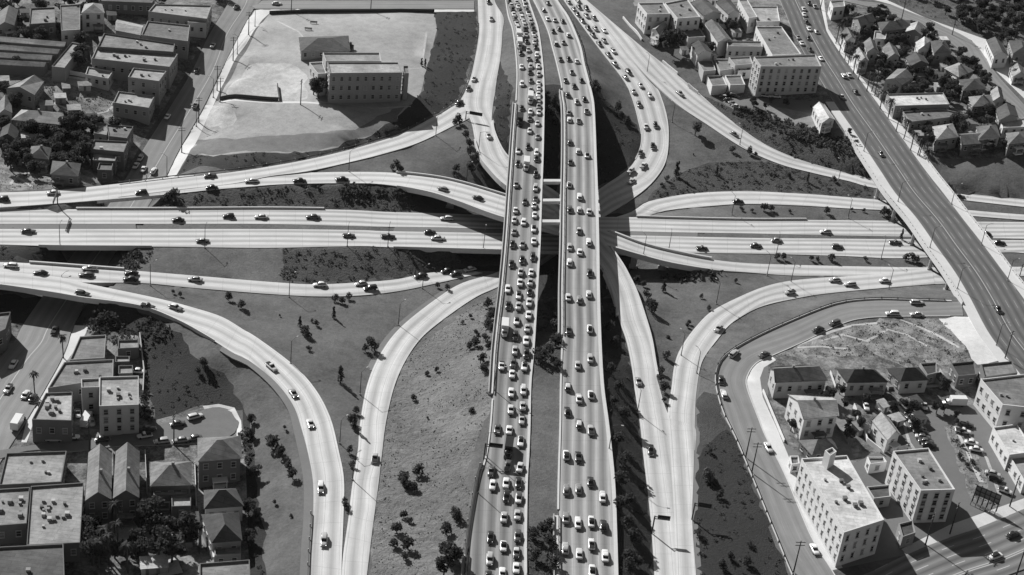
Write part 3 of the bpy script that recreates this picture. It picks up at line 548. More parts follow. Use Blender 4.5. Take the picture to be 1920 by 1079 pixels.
kerb('left_deck', 'L', lambda x, y: y < 192 or 745 <= y <= 1035, 'narrow kerb on the left of the jammed deck beyond its railing', d1=0.45)
kerb('right_deck', 'L', lambda x, y: y < 168 or 632 <= y <= 962, 'narrow kerb beside the grass median on the right deck', d1=0.5)
kerb('left_deck', 'L', lambda x, y: 870 <= y <= 1150, 'dark fascia wall along the widened lower part of the jammed deck', d0=0.46, d1=0.9, z1=0.75, mat='steel', name='low_wall')
# ramps and freeway edges
kerb('overpass_ramp', 'L', lambda x, y: 725 < x < 960, 'parapet on the far side of the overpass ramp left of the decks', d1=0.5, z1=0.8)
kerb('overpass_ramp', 'R', lambda x, y: 740 < x < 960, 'parapet on the near side of the overpass ramp left of the decks', d1=0.9, z1=0.8)
kerb('overpass_ramp', 'L', lambda x, y: 1140 < x < 1340, 'parapet on the far side of the overpass ramp right of the decks', d1=0.8, z1=0.8)
kerb('overpass_ramp', 'R', lambda x, y: 1140 < x < 1340, 'parapet on the near side of the overpass ramp right of the decks', d1=0.9, z1=0.8)
kerb('northwest_connector', 'L', lambda x, y: 255 < y < 345 or 500 < y < 590, 'curved parapet on the inner side of the connector ramp', d1=0.8, z1=0.8)
kerb('northwest_connector', 'R', lambda x, y: 225 < y < 345 or 470 < y < 715, 'curved parapet on the outer side of the connector ramp', d1=0.7, z1=0.8)
kerb('north_freeway_lanes', 'L', lambda x, y: 130 < x < 620 or 1185 < x < 1520, 'low wall along the far edge of the ground level freeway', d1=0.5, z1=0.7, z0=-0.6)
kerb('south_freeway_lanes', 'R', lambda x, y: 60 < x < 300 or 735 < x < 960, 'low wall along the near edge of the ground level freeway', d1=0.5, z1=0.7, z0=-1.28)
kerb('west_ramp_join', 'L', lambda x, y: 45 < x < 235, 'low wall along the far edge of the ramp over the underpass', d1=0.6, z1=0.7)
kerb('southwest_ramp', 'R', lambda x, y: x < 420, 'low wall along the near edge of the ramp above the shaded street', d1=0.4, z1=0.7)
kerb('loop_ramp', 'R', None, 'raised kerb on the outside of the curving loop ramp', d1=0.4, z1=0.15, z0=-0.4)
kerb('loop_ramp', 'L', lambda x, y: y < 310, 'raised kerb on the inside of the curving loop ramp', d1=0.4, z1=0.15, z0=-0.4)
kerb('frontage_road', 'R', lambda x, y: x < 1785, 'retaining kerb on the freeway side of the frontage road', d1=0.7, z1=0.35, z0=-0.7)
kerb('frontage_road', 'L', lambda x, y: x < 1785, 'kerb on the house side of the frontage road', d1=0.3, z1=0.14, z0=-0.4)
kerb('northeast_outer_ramp', 'L', None, 'kerb on the lawn side of the outer ramp', d1=0.4, z1=0.15, z0=-0.4)
kerb('northeast_outer_ramp', 'R', None, 'kerb on the bank side of the outer ramp', d1=0.4, z1=0.15, z0=-0.4)
q_ = strip('shoulder_strip', 'southwest_ramp', 'R', 0.0, 2.6, -0.4, -0.02, mottled('asphalt_shoulder', 0.14, 0.22), lambda x, y: x > 420); q_['kind'] = 'structure'
q_ = strip('shoulder_strip', 'south_ramp', 'L', 0.0, 1.8, -0.4, -0.03, bpy.data.materials['asphalt_shoulder'], lambda x, y: 560 < y < 700); q_['kind'] = 'structure'
q_ = strip('shoulder_strip', 'southeast_ramp', 'R', 0.0, 1.6, -0.4, -0.03, bpy.data.materials['asphalt_shoulder'], lambda x, y: y > 690); q_['kind'] = 'structure'
# grass medians between the two ground level carriageways
def median(mask, name):
    a = RD['north_freeway_lanes']; b = RD['south_freeway_lanes']
    A = [p for p, q in zip(a['R'], a['px']) if mask(q[0])]; B = [p for p, q in zip(b['L'], b['px']) if mask(q[0])]
    vs = [(p[0], p[1], p[2] - 0.05) for p in A] + [(p[0], p[1], p[2] - 0.05) for p in B[::-1]]
    # strip with matching parameter
    n = 120; ia = np.linspace(0, len(A) - 1, n).astype(int); ib = np.linspace(0, len(B) - 1, n).astype(int)
    V = [A[i] for i in ia] + [B[i] for i in ib]; V = [(p[0], p[1], p[2] - 0.02) for p in V]
    o = mobj(name, V, [(i, i + n, i + n + 1, i + 1) for i in range(n - 1)], M['lawn'] if name == 'median_grass' else bpy.data.materials['asphalt_shoulder']); o['kind'] = 'structure'
    if o.data.polygons[0].normal.z < 0: o.data.flip_normals()
median(lambda x: 262 < x < 728, 'median_grass'); median(lambda x: 1310 < x < 1990, 'median_grass'); median(lambda x: -70 < x < 262, 'median'); median(lambda x: 728 < x < 1310, 'median')
# viaduct sidewalks and balustrades
for e, nm, w in (('L', 'left', 4.0), ('R', 'right', 3.6)):
    mk = (lambda x, y: y > 190) if e == 'L' else (lambda x, y: y > 235)
    q_ = strip('sidewalk', 'viaduct', e, 0.0, w, -1.28, 0.17, M['walk'], mk); q_['kind'] = 'structure'
    mk2 = (lambda x, y: 245 < y < 575) if e == 'L' else (lambda x, y: 270 < y < 640)
    P = edge_pts('viaduct', e, w + .2, mk2, 0.1); root = empty('balustrade', tuple(P[len(P) // 2]), 0, 'white concrete balustrade along the %s side of the viaduct' % nm, 'balustrade', 'balustrades of the viaduct'); o = Vector(root.location)
    for n2, a, b, z0, z1 in (('base_wall', w + 0.003, w + 0.4, -1.6, 0.45), ('top_rail', w + 0.05, w + 0.35, 0.85, 1.05)):
        q_ = strip(n2, 'viaduct', e, a, b, z0, z1, M['curb'], mk2); q_.parent = root; q_.location = -o
    src = None
    for p in edge_pts('viaduct', e, w + .2, mk2, 2.6)[:95]:
        if src is None: mb = MB(); mb.box((0, 0, 0.66), (0.32, 0.32, 0.4)); src = q_ = mb.build('baluster', M['curb'], root)
        else: q_ = src.copy(); C.objects.link(q_); q_.parent = root
        q_.location = Vector(p) - o
# cross beams between the decks
def beam(p0, p1, name, label, w=2.4):
    a, b = Vector(at(*p0, 13.3)), Vector(at(*p1, 13.3)); m_ = (a + b) / 2; d = b - a; mb = MB()
    mb.box((0, 0, -0.5), (d.length, w, 1.0), math.atan2(d.y, d.x)); mb.box((0, 0, 0.06), (d.length, w * 0.82, 0.12), math.atan2(d.y, d.x))
    o = mb.build(name, M['curb'], loc=m_); tag(o, label, 'beam', 'cross beams joining the two decks')
beam((1016, 339), (1059, 339), 'cross_beam', 'farthest pale concrete beam joining the two elevated decks')
beam((1014.5, 376), (1058.5, 375.5), 'cross_beam', 'middle pale concrete beam joining the two elevated decks')
beam((1012.5, 415), (1058, 415), 'cross_beam', 'nearest pale concrete beam joining the two elevated decks')
# piers
pier_src = {}
def pier(x, y, ztop, label, group, w=1.1):
    zb = float(H(x, y)) - 0.6; h = ztop - zb
    if h < 1.5: return
    mb = MB(); mb.prism([(w * math.cos(t), w * math.sin(t)) for t in np.linspace(0, 2 * math.pi, 13)[:-1]], 0, h - 0.9); mb.box((0, 0, h - 0.45), (w * 3.6, w * 2.2, 0.9)); mb.box((0, 0, 0.75), (w * 2.6, w * 2.6, 0.6))
    o = mb.build('bridge_pier', M['curbd'], loc=(x, y, zb)); tag(o, label, 'pier', group)
def piers(rn, spots, axis, label):
    r = RD[rn]; k = 0
    for s_ in spots:
        i = int(np.argmin(abs(r['px'][:, axis] - s_)))
        for f in (0.22, 0.78):
            p = r['L'][i] * (1 - f) + r['R'][i] * f
            pier(p[0], p[1], p[2] - 1.31, '%s, %s of the %s supports from the far end' % (label, ordinal(k // 2), 'left' if f < 0.5 else 'right'), 'concrete piers under the decks', 0.9); k += 1
piers('left_deck', (225, 275, 325, 500, 560, 610), 1, 'round concrete pier under the jammed deck')
piers('right_deck', (225, 275, 325, 500, 560, 610), 1, 'round concrete pier under the right deck')
k = 0
for px_, py_ in ((1650, 352), (1674, 390), (1706, 438), (1736, 484), (1766, 527)):
    r = RD['viaduct']; i = int(np.argmin(abs(r['px'][:, 1] - (py_ - 12)))); out = r['L'][i] - r['c'][i]; out /= np.linalg.norm(out)
    for f, nm in ((2.6, 'left'), (-r['w'][i] / 2, 'middle'), (-r['w'][i] - 2.6, 'right')):
        p = r['L'][i] + out * f; pier(p[0], p[1], p[2] - 1.31, 'square capped pier under the viaduct, %s column of the %s row from the far end' % (nm, ordinal(k)), 'piers under the viaduct', 0.7)
    k += 1
for j, (rn, sp, ax) in enumerate((('overpass_ramp', (850, 1195, 1240), 0), ('northwest_connector', (300, 500, 530), 1))):
    for k, s_ in enumerate(sp):
        r = RD[rn]; i = int(np.argmin(abs(r['px'][:, ax] - s_))); p = r['c'][i]
        pier(p[0], p[1], p[2] - 1.31, 'single pier under the %s, %s from the left or far end' % (('overpass ramp', 'connector ramp')[j], ordinal(k)), 'single piers under the ramps')
# guard rails
rail('northwest_ramp', 'L', lambda x, y: 40 < y < 360, 'long guard rail with white posts between the ramp and the ivy bank of the school')
rail('left_deck', 'L', lambda x, y: 860 < y < 1040, 'guard rail with white posts beside the widened jammed deck', d=1.1)
rail('southwest_ramp', 'R', lambda x, y: y > 960, 'guard rail at the bottom left edge of the curved southwest ramp')
rail('right_deck', 'R', lambda x, y: y < 150, 'guard rail beside the far end of the right elevated road', d=1.2)
rail('frontage_road', 'R', lambda x, y: x < 1775, 'dark guard rail following the outside of the frontage road', post_mat='wood')

# ================================================================ lamps and poles
def lamp_proto(h, arm):
    r_ = empty('street_lamp', (0, 0, 0))
    m1 = MB(); m1.bar((0, 0, 0), (0, 0, h), 0.14, 8, 0.08); m1.build('pole', M['steel'], r_)
    m2 = MB(); m2.bar((0, 0, h - 0.15), (arm * 0.55, 0, h + 0.35), 0.055, 6); m2.bar((arm * 0.55, 0, h + 0.35), (arm, 0, h + 0.4), 0.05, 6); m2.build('arm', M['steel'], r_)
    m3 = MB(); m3.box((arm + 0.25, 0, h + 0.36), (0.75, 0.32, 0.16)); m3.build('lantern', M['curbd'], r_)
    m4 = MB(); m4.box((0, 0, 0.2), (0.45, 0.45, 0.4)); m4.build('base', M['curbd'], r_)
    return r_
def copy_tree(o, parent=None):
    c = o.copy(); C.objects.link(c)
    if parent: c.parent = parent
    for ch in list(o.children): copy_tree(ch, c)
    return c
LP = lamp_proto(8.2, 2.4); lamp_used = [False]
def place_root(src, used):
    if not used[0]: used[0] = True; return src
    return copy_tree(src)
lamps = [ # x, y of the base, height of what it stands on (None = ground), arm azimuth
 ('beside the ground level freeway', [(112.6,462,0),(384,465,0),(651,462,0),(727,463,0),(906,468,0),(1253,474,0),(1455,479,0),(1652,485,0.1)], 90),
 ('beside the ramps left of the decks', [(275,365,None),(117,556,None),(282,536,None),(542,558,None),(792,541,None),(747,610,None),(545,682,None),(675,740,None),(654,322,None),(817,255,None),(874,346,None),(637,832,None),(661,900,None)], 60),
 ('beside the ramps right of the decks', [(1206,481,5),(1343,570,None),(1590,409,None),(1438,517,None),(1483,529,None),(1666,543,None),(1213,137,None),(1260,229,None),(1387,272,None),(1572,338,None),(1372,403,None),(1195,774,None),(1277,667,None),(1306,700,None)], 120),
 ('beside the elevated decks', [(926,731,11),(895,924,9.9),(911,856,10.2),(1142,842,10.3),(897,284,7.3)], 0),
 ('on the viaduct', [(1683.6,378,8),(1743.4,464.6,7.6),(1795,541.6,7.2),(1784,382.6,8),(1840,459,7.6),(1889,526,7.3),(1619.5,283.5,8.5),(1721,290,8.3),(1868,648,6.8)], 30),
 ('along the west street', [(445,102,None),(400,183,None),(368,237,None),(313,330,None),(478,50,None)], 150)]
for desc, L_, az in lamps:
    L_ = sorted(L_)
    for i, (x, y, z) in enumerate(L_):
        p = gp(x, y) if z is None else at(x, y, z)
        o = place_root(LP, lamp_used); o.location = p - np.array([0, 0, 0.1]); o.rotation_euler = (0, 0, R(az))
        tag(o, 'thin steel street lamp %s, %s from the left' % (desc, ordinal(i)), 'street lamp', 'steel street lamps')
def up_proto(h):
    r_ = empty('utility_pole', (0, 0, 0))
    m1 = MB(); m1.bar((0, 0, 0), (0, 0, h), 0.22, 8, 0.13); m1.build('pole', M['wood'], r_)
    for z in (h - 0.5, h - 1.5):
        m2 = MB(); m2.box((0, 0, z), (2.6, 0.14, 0.16)); cr_ = m2.build('crossarm', M['wood'], r_)
        m3 = MB()
        for x in (-1.2, -0.7, 0.7, 1.2): m3.bar((x, 0, z + 0.08), (x, 0, z + 0.3), 0.05, 6)
        m3.build('insulators', M['curb'], cr_)
    return r_
UP = up_proto(11.0); up_used = [False]
ups = [('along the west street', [(466,67,None),(437,115,None),(407,170,None),(372.7,230,None),(340.7,287,None),(412.7,193,None)], 20),
 ('by the school yard', [(563.5,197,None),(546,22,None),(695,20,None)], 80),
 ('beside the frontage road', [(1397.7,859.4,None),(1487.4,1075,None),(1409,888,None)], 10),
 ('in the lower left blocks', [(168,846,None),(326,834,None)], 80),
 ('by the lower right street', [(1893,950,None),(1906,1078,None),(1735,1022,None),(1781,1001,None)], 60),
 ('near the viaduct', [(1680,247,None),(1904,544,None),(1884,673,None),(1538,18,None),(1900,82,None),(1785,66,None),(1690,38,None)], 45)]
for desc, L_, az in ups:
    L_ = sorted(L_)
    for i, (x, y, z) in enumerate(L_):
        p = gp(x, y); o = place_root(UP, up_used); o.location = p - np.array([0, 0, 0.2]); o.rotation_euler = (0, 0, R(az))
        tag(o, 'tall wooden utility pole %s, %s from the left' % (desc, ordinal(i)), 'utility pole', 'wooden utility poles')
# overhead sign boards, seen from behind or edge on
def sign(base, zb, ang, length, label, h=5.2, side=1, ph=1.15):
    p = gp(*base) if zb is None else at(*base, zb); r_ = empty('overhead_sign', tuple(p), R(ang), label, 'road sign', 'overhead road sign boards')
    m = MB(); m.bar((0, 0, 0), (0, 0, h), 0.2, 8); m.build('post', M['steel'], r_)
    m = MB(); m.bar((0, 0, h - 0.2), (side * length, 0, h - 0.2), 0.12, 6); m.bar((0, 0, h - 0.9), (side * length, 0, h - 0.9), 0.12, 6); m.build('arm', M['steel'], r_)
    m = MB(); m.box((side * length * 0.6, 0.25, h - 0.3), (length * 0.8, 0.12, ph)); pn = m.build('panel', M['steel'], r_)
sign((873, 224), None, -8, 6.5, 'overhead road sign on a post where the northwest ramps divide', side=1, h=3.5)
sign((907, 862), None, 0, 4.8, 'overhead road sign at the lower left edge of the jammed deck', side=1, h=5.5)
sign((1222, 1000), None, 0, 4.2, 'overhead road sign at the left edge of the wide ramp near the bottom', side=1, h=5.8)
sign((1297, 975), None, -4, 4.6, 'overhead road sign at the right edge of the wide ramp near the bottom', side=1, h=5.8)
sign((108, 384), None, -82, 9.5, 'overhead road sign board above the freeway at the far left', side=1, h=6.0)
# ================================================================ buildings
for nm, v in (('white', .72), ('light', .5), ('mid', .3), ('dark', .16)): M['w_' + nm] = mottled('wall_' + nm, v * .82, v * 1.08, (0.15, 1.2))
for nm, v in (('white', .62), ('light', .36), ('mid', .22), ('dark', .10), ('black', .05)): M['r_' + nm] = roof_mat('roof_' + nm, v)
M['glass'] = plain('window_glass', 0.03, 0.15, 0, 0.1)
_g = M['glass'].node_tree; _oi = _g.nodes.new('ShaderNodeObjectInfo'); _b = _g.nodes['Principled BSDF']
_v = ramp(_g, _oi.outputs['Random'], [(0.0, 0.015), (0.6, 0.04), (0.8, 0.12), (1.0, 0.32)]); _g.links.new(_v, _b.inputs['Base Color'])
FOOT = []
def quad_ccw(pts):
    a = sum(pts[i][0] * pts[(i + 1) % len(pts)][1] - pts[(i + 1) % len(pts)][0] * pts[i][1] for i in range(len(pts)))
    return pts if a > 0 else pts[::-1]
def add_windows(root, a, b, z0, z1, rowh=3.3, colw=3.2, ww=1.15, wh=1.6, cols=None, rows=None, mat='w_light'):
    a = np.array(a); b = np.array(b); d = b - a; L = np.linalg.norm(d); d /= L; nrm = np.array([d[1], -d[0]])
    rows = rows or max(1, int((z1 - z0) / rowh)); cols = cols or max(1, int(L / colw)); ang = math.atan2(d[1], d[0])
    hh = (z1 - z0) / rows
    src = None
    for r_ in range(rows):
        for c_ in range(cols):
            p = a + d * L * (c_ + 0.5) / cols + nrm * 0.03; z = z0 + hh * (r_ + 0.55)
            if src is None:
                m = MB(); h2 = min(wh, hh * 0.62); w2 = min(ww, L / cols * 0.6); m.box((0, 0, 0), (w2 + 0.24, 0.06, h2 + 0.24), m=0)
                m.box((0, -0.035, 0), (w2, 0.05, h2), m=1); m.box((0, -0.07, 0), (w2, 0.03, 0.08), m=0); m.box((0, -0.12, -h2 / 2 - .14), (w2 + .4, .3, .12), m=0); m.box((0, -0.1, h2 / 2 + .16), (w2 + .34, .24, .14), m=0)
                src = o = m.build('window', [M['w_light'], M['glass']], root)
            else: o = src.copy(); C.objects.link(o); o.parent = root
            o.location = (p[0], p[1], z); o.rotation_euler = (0, 0, ang)
def bld(label, px, h, kind='flat', wall='light', roof='mid', rise=1.8, win=True, vents=0, name='building', cat='building', rows=None, group=None, par=0.6, zg=None, wsides=None, ww=1.15):
    cx = sum(p[0] for p in px) / len(px); cy = sum(p[1] for p in px) / len(px)
    z0 = 5.0
    for _ in range(6): q_ = at(cx, cy, z0 + h); z0 = 0.5 * z0 + 0.5 * float(H(q_[0], q_[1]))
    if zg is not None: z0 = zg
    zr = z0 + h; pts = quad_ccw([tuple(at(x, y, zr)[:2]) for x, y in px])
    c = np.mean(pts, axis=0); root = empty(name, (c[0], c[1], z0), 0, label, cat, group)
    P = [np.array(p) - c for p in pts]; n = len(P); FOOT.append(np.array(pts)); W_ = M['w_' + wall]; Rf = M['r_' + roof]
    zb = min([float(H(*(p + c))) for p in P]) - z0 - 1.0; zb = max(zb, -5.0)
    if kind == 'flat':
        ins = [p * (1 - 0.35 / max(1.5, np.linalg.norm(p))) for p in P]
        vs = [(p[0], p[1], zb) for p in P] + [(p[0], p[1], h + par) for p in P] + [(p[0], p[1], h + par) for p in ins] + [(p[0], p[1], h) for p in ins]
        fs = []
        for i in range(n):
            j = (i + 1) % n
            for k in range(3): fs.append((k * n + i, k * n + j, (k + 1) * n + j, (k + 1) * n + i))
        mobj('wall', vs, fs, W_, root)
        mobj('roof', [(p[0], p[1], h + 0.01) for p in ins], [tuple(range(n))], Rf, root)
        for v in range(vents):
            k1, k2 = random.uniform(.2, .8), random.uniform(.2, .8)
            p = (P[0] * (1 - k1) + P[1] * k1) * (1 - k2) + (P[3 % n] * (1 - k1) + P[2] * k1) * k2
            m = MB(); s1 = random.uniform(0.5, 1.1); m.box((p[0], p[1], h + s1 * .4), (s1, s1 * random.uniform(.6, 1.6), s1 * .8), 0.2); m.box((p[0], p[1], h + s1 * .8 + .06), (s1 * 1.15, s1 * 1.15, 0.12), 0.2)
            m.build('roof_vent', M[random.choice(['w_light', 'w_mid', 'w_dark'])], root)
    else:
        mobj('wall', [(p[0], p[1], zb) for p in P] + [(p[0], p[1], h) for p in P], [(i, (i + 1) % n, n + (i + 1) % n, n + i) for i in range(n)], W_, root)
        e = [p * (1 + 0.55 / max(2, np.linalg.norm(p))) for p in P]
        l0 = np.linalg.norm(P[1] - P[0]) + np.linalg.norm(P[3] - P[2]); l1 = np.linalg.norm(P[2] - P[1]) + np.linalg.norm(P[0] - P[3])
        if l0 < l1: e = e[1:] + e[:1]
        # ridge runs parallel to e0-e1
        ma = (e[0] + e[3]) / 2; mb_ = (e[1] + e[2]) / 2; hw = np.linalg.norm(e[0] - e[3]) / 2; Lr = np.linalg.norm(mb_ - ma); u = (mb_ - ma) / Lr
        ins = 0.0 if kind == 'gable' else min(hw * 0.95, Lr * 0.46)
        ra = ma + u * ins; rb = mb_ - u * ins; zt = h + rise
        vs = [(p[0], p[1], h - 0.12) for p in e] + [(ra[0], ra[1], zt), (rb[0], rb[1], zt)]
        if kind == 'gable':
            vs2 = [(p[0], p[1], h + 0.12) for p in e] + [(ra[0], ra[1], zt + .24), (rb[0], rb[1], zt + .24)]; V = vs + vs2

            # upper skins, lower skins, edges
            fs = [(6, 7, 13, 12), (8, 9, 12, 13), (1, 0, 4, 5), (3, 2, 5, 4), (0, 1, 7, 6), (2, 3, 9, 8), (0, 6, 12, 4), (3, 4, 12, 9), (1, 5, 13, 7), (2, 8, 13, 5)]
            V = vs + vs2
            mobj('roof', V, fs, Rf, root)
            gv = []; 
            wa = (P[0] + P[3]) / 2 if l0 >= l1 else (P[1] + P[0]) / 2; wb = (P[1] + P[2]) / 2 if l0 >= l1 else (P[2] + P[3]) / 2
            A = (P[0], P[3]) if l0 >= l1 else (P[1], P[0]); B = (P[2], P[1]) if l0 >= l1 else (P[3], P[2])
            V = []; F = []
            for (s_, t_), w_ in ((A, wa), (B, wb)):
                k = len(V); V += [(s_[0], s_[1], h), (t_[0], t_[1], h), (w_[0], w_[1], zt - 0.12)]; F.append((k, k + 2, k + 1))
                mobj('gable_wall', V[k:], [(0, 2, 1)], W_, root)
        else:
            mobj('roof', vs, [(0, 1, 5, 4), (2, 3, 4, 5), (1, 2, 5), (3, 0, 4), (3, 2, 1, 0)], Rf, root)
        if h > 3.3 and name in ('house', 'bungalow') and random.random() < .8:
            k_ = max(range(n), key=lambda i: (np.array([(P[(i + 1) % n] - P[i])[1], -(P[(i + 1) % n] - P[i])[0]]) / np.linalg.norm(P[(i + 1) % n] - P[i])) @ (-c / np.linalg.norm(c)) * (0.6 + random.random()))
            a_, b_ = P[k_], P[(k_ + 1) % n]; dd = b_ - a_; Lw_ = np.linalg.norm(dd); dd = dd / Lw_; nn_ = np.array([dd[1], -dd[0]]); q0 = a_ + dd * Lw_ * random.choice([.28, .5, .72]) + nn_ * 1.1; an = math.atan2(dd[1], dd[0])
            m = MB(); m.box((q0[0], q0[1], 2.75), (min(4.2, Lw_ * .6), 2.4, .18), an); m.box((q0[0], q0[1], .15), (min(3.8, Lw_ * .55), 2.0, .5), an)
            for s_ in (-1, 1):
                pp = q0 + dd * s_ * min(1.8, Lw_ * .25) + nn_ * .85; m.box((pp[0], pp[1], 1.5), (.22, .22, 2.5), an)
            m.build('porch', M[random.choice(['w_white', 'w_light', 'r_mid'])], root)
        if vents:
            p = ra * 0.6 + rb * 0.4; m = MB(); m.box((p[0] + .5, p[1] + .5, zt - 0.1), (0.7, 0.7, 1.6)); m.build('chimney', M['w_mid'], root)
    if win:
        cam2 = -c / np.linalg.norm(c)
        for i in range(n):
            a, b = P[i], P[(i + 1) % n]; d = b - a; L = np.linalg.norm(d)
            if L < 2.5: continue
            nr = np.array([d[1], -d[0]]) / L
            if (nr @ cam2 > 0.05 if wsides is None else i in wsides): add_windows(root, a, b, 0.6, h - 0.3, rows=rows, ww=ww)
    return root
B = bld
# --- school
B('long two storey school block with pale flat roof and dark shaded front', [(613.6,119.5),(747,119.5),(754,138.5),(618.6,139.5)], 12.6, wall='mid', roof='light', rows=3, name='school_building', cat='school', par=.5)
B('rear flat roofed wing of the school behind the main block', [(605,101.5),(712,101.5),(715,117.5),(611,117.5)], 12.4, wall='light', roof='light', name='school_building', cat='school', win=False)
B('small stepped left wing of the school beside the trees', [(580,120),(604,118.5),(612,140),(596,141)], 9.5, wall='white', roof='mid', name='school_building', cat='school')
B('narrow right end block of the school', [(756,126),(765,126),(766.5,140),(758,140)], 11, wall='mid', roof='mid', name='school_building', cat='school')
B('wide low bungalow with dark hipped roof behind the school', [(562,70),(652,67),(655,95),(565,97)], 3.6, kind='hip', wall='mid', roof='dark', rise=2.6, name='bungalow', cat='bungalow')
# --- upper left blocks
UL = [
 ('flat roofed corner block at the top of the west street', [(290,10),(397,13),(388,38),(278,24)], 6, 'flat', 'mid', 'light', 3),
 ('light store corner wing at the top end of the west street', [(356,24),(396,22),(386,46),(352,44)], 5, 'flat', 'light', 'mid', 2),
 ('small arched shed behind the corner block', [(220,37),(268,48),(262,66),(217,57)], 4, 'gable', 'light', 'light', 0),
 ('wide grey store with bare roof below the corner block', [(277,42),(356,50),(352,80),(265,68)], 6, 'flat', 'mid', 'mid', 1),
 ('long dark roofed store with raised rim on the west street', [(195,65),(328,85),(325,100),(183,90)], 6.5, 'flat', 'dark', 'mid', 3),
 ('broad pale roofed store with many vents on the west street', [(181,92),(333,104),(318,128),(172,112)], 6.5, 'flat', 'mid', 'light', 7),
 ('square grey store with rounded corner roof on the west street', [(250,130),(312,136),(298,155),(240,147)], 7, 'flat', 'mid', 'light', 2),
 ('low end store with pale roof beside the weedy lot', [(222,174),(290,182),(279,205),(212,195)], 4.5, 'flat', 'mid', 'light', 3),
 ('little pale shack by the dirt path behind the stores', [(165,128),(212,136),(203,150),(160,142)], 3.5, 'flat', 'light', 'light', 1),
 ('farthest of the four long sheds at the left edge', [(-30,66),(125,80),(118,88),(-30,76)], 4, 'gable', 'dark', 'light', 0),
 ('second farthest of the four long sheds at the left edge', [(-30,82),(114,94),(106,101),(-30,91)], 4, 'gable', 'dark', 'light', 0),
 ('second nearest of the four long sheds at the left edge', [(-30,98),(99,105),(93,113),(-30,106)], 4, 'gable', 'dark', 'light', 0),
 ('nearest of the four long sheds at the left edge', [(-30,111),(89,118),(80,126),(-30,120)], 4, 'gable', 'dark', 'light', 0),
 ('slanting pale roofed shed at the end of the four long sheds', [(135,82),(155,85),(121,130),(97,127)], 4.5, 'flat', 'mid', 'light', 0),
 ('tall white house with pointed roof at the upper left', [(154,24),(195,24),(190,8),(160,8)], 8, 'hip', 'white', 'light', 0),
 ('square dark roofed block left of the tall white house', [(58,18),(103,16),(104,45),(55,48)], 6, 'flat', 'dark', 'mid', 2),
 ('smooth pale flat roof left of the pointed roof house', [(113,12),(150,10),(150,58),(115,60)], 6, 'flat', 'light', 'mid', 0),
 ('gabled house in the upper left corner', [(0,22),(34,18),(26,48),(-8,52)], 5, 'gable', 'mid', 'mid', 0),
 ('pale gabled house above the weedy slope at the left', [(46,150),(82,152),(64,178),(12,166)], 5, 'gable', 'mid', 'light', 0),
 ('big house with broad pale roof in the shaded left block', [(42,206),(118,212),(112,233),(24,224)], 6, 'hip', 'mid', 'light', 1),
 ('grey flat roofed flats by the bend of the dirt path', [(200,236),(250,240),(238,262),(204,258)], 6, 'flat', 'dark', 'mid', 2),
 ('small pale roof left of the grey flats', [(180,232),(204,234),(200,256),(176,252)], 4, 'flat', 'mid', 'light', 0),
 ('middle store of the three on the lower west street', [(176,265),(240,268),(232,288),(170,282)], 5, 'flat', 'dark', 'mid', 1),
 ('smaller store below the middle one on the lower west street', [(176,289),(220,291),(216,305),(174,303)], 4, 'flat', 'dark', 'light', 0),
 ('lowest little store just above the ramp at the west street', [(186,308),(212,309),(209,322),(182,321)], 3.5, 'flat', 'dark', 'mid', 0),
 ('dark hip roofed house near the left freeway edge', [(100,302),(150,307),(145,330),(96,326)], 5, 'hip', 'dark', 'dark', 1),
 ('small house with dark roof at the far left above the ramp', [(5,240),(35,243),(30,262),(0,258)], 5, 'gable', 'dark', 'dark', 0),
 ('half hidden dark house among the left trees', [(60,275),(95,278),(90,298),(55,294)], 5, 'hip', 'dark', 'mid', 1),
 ('small lighter house at the left edge below the pale gable', [(0,190),(20,187),(22,212),(-5,216)], 5, 'gable', 'light', 'light', 0),
 ('low roof strip along the top edge left of the west street', [(190,-8),(290,0),(285,8),(185,4)], 5, 'flat', 'dark', 'mid', 0),
]
for l_, p_, h_, k_, w_, r_, v_ in UL: B(l_, p_, h_ * (1.15 if 'store' in l_ or 'block at' in l_ else 1.0), k_, w_, r_, vents=v_, name='store' if 'store' in l_ else ('shed' if 'shed' in l_ else 'house'), cat='store' if 'store' in l_ else ('shed' if 'shed' in l_ else 'house'), rise=1.2 if 'shed' in l_ else 2.2, win='shed' not in l_)
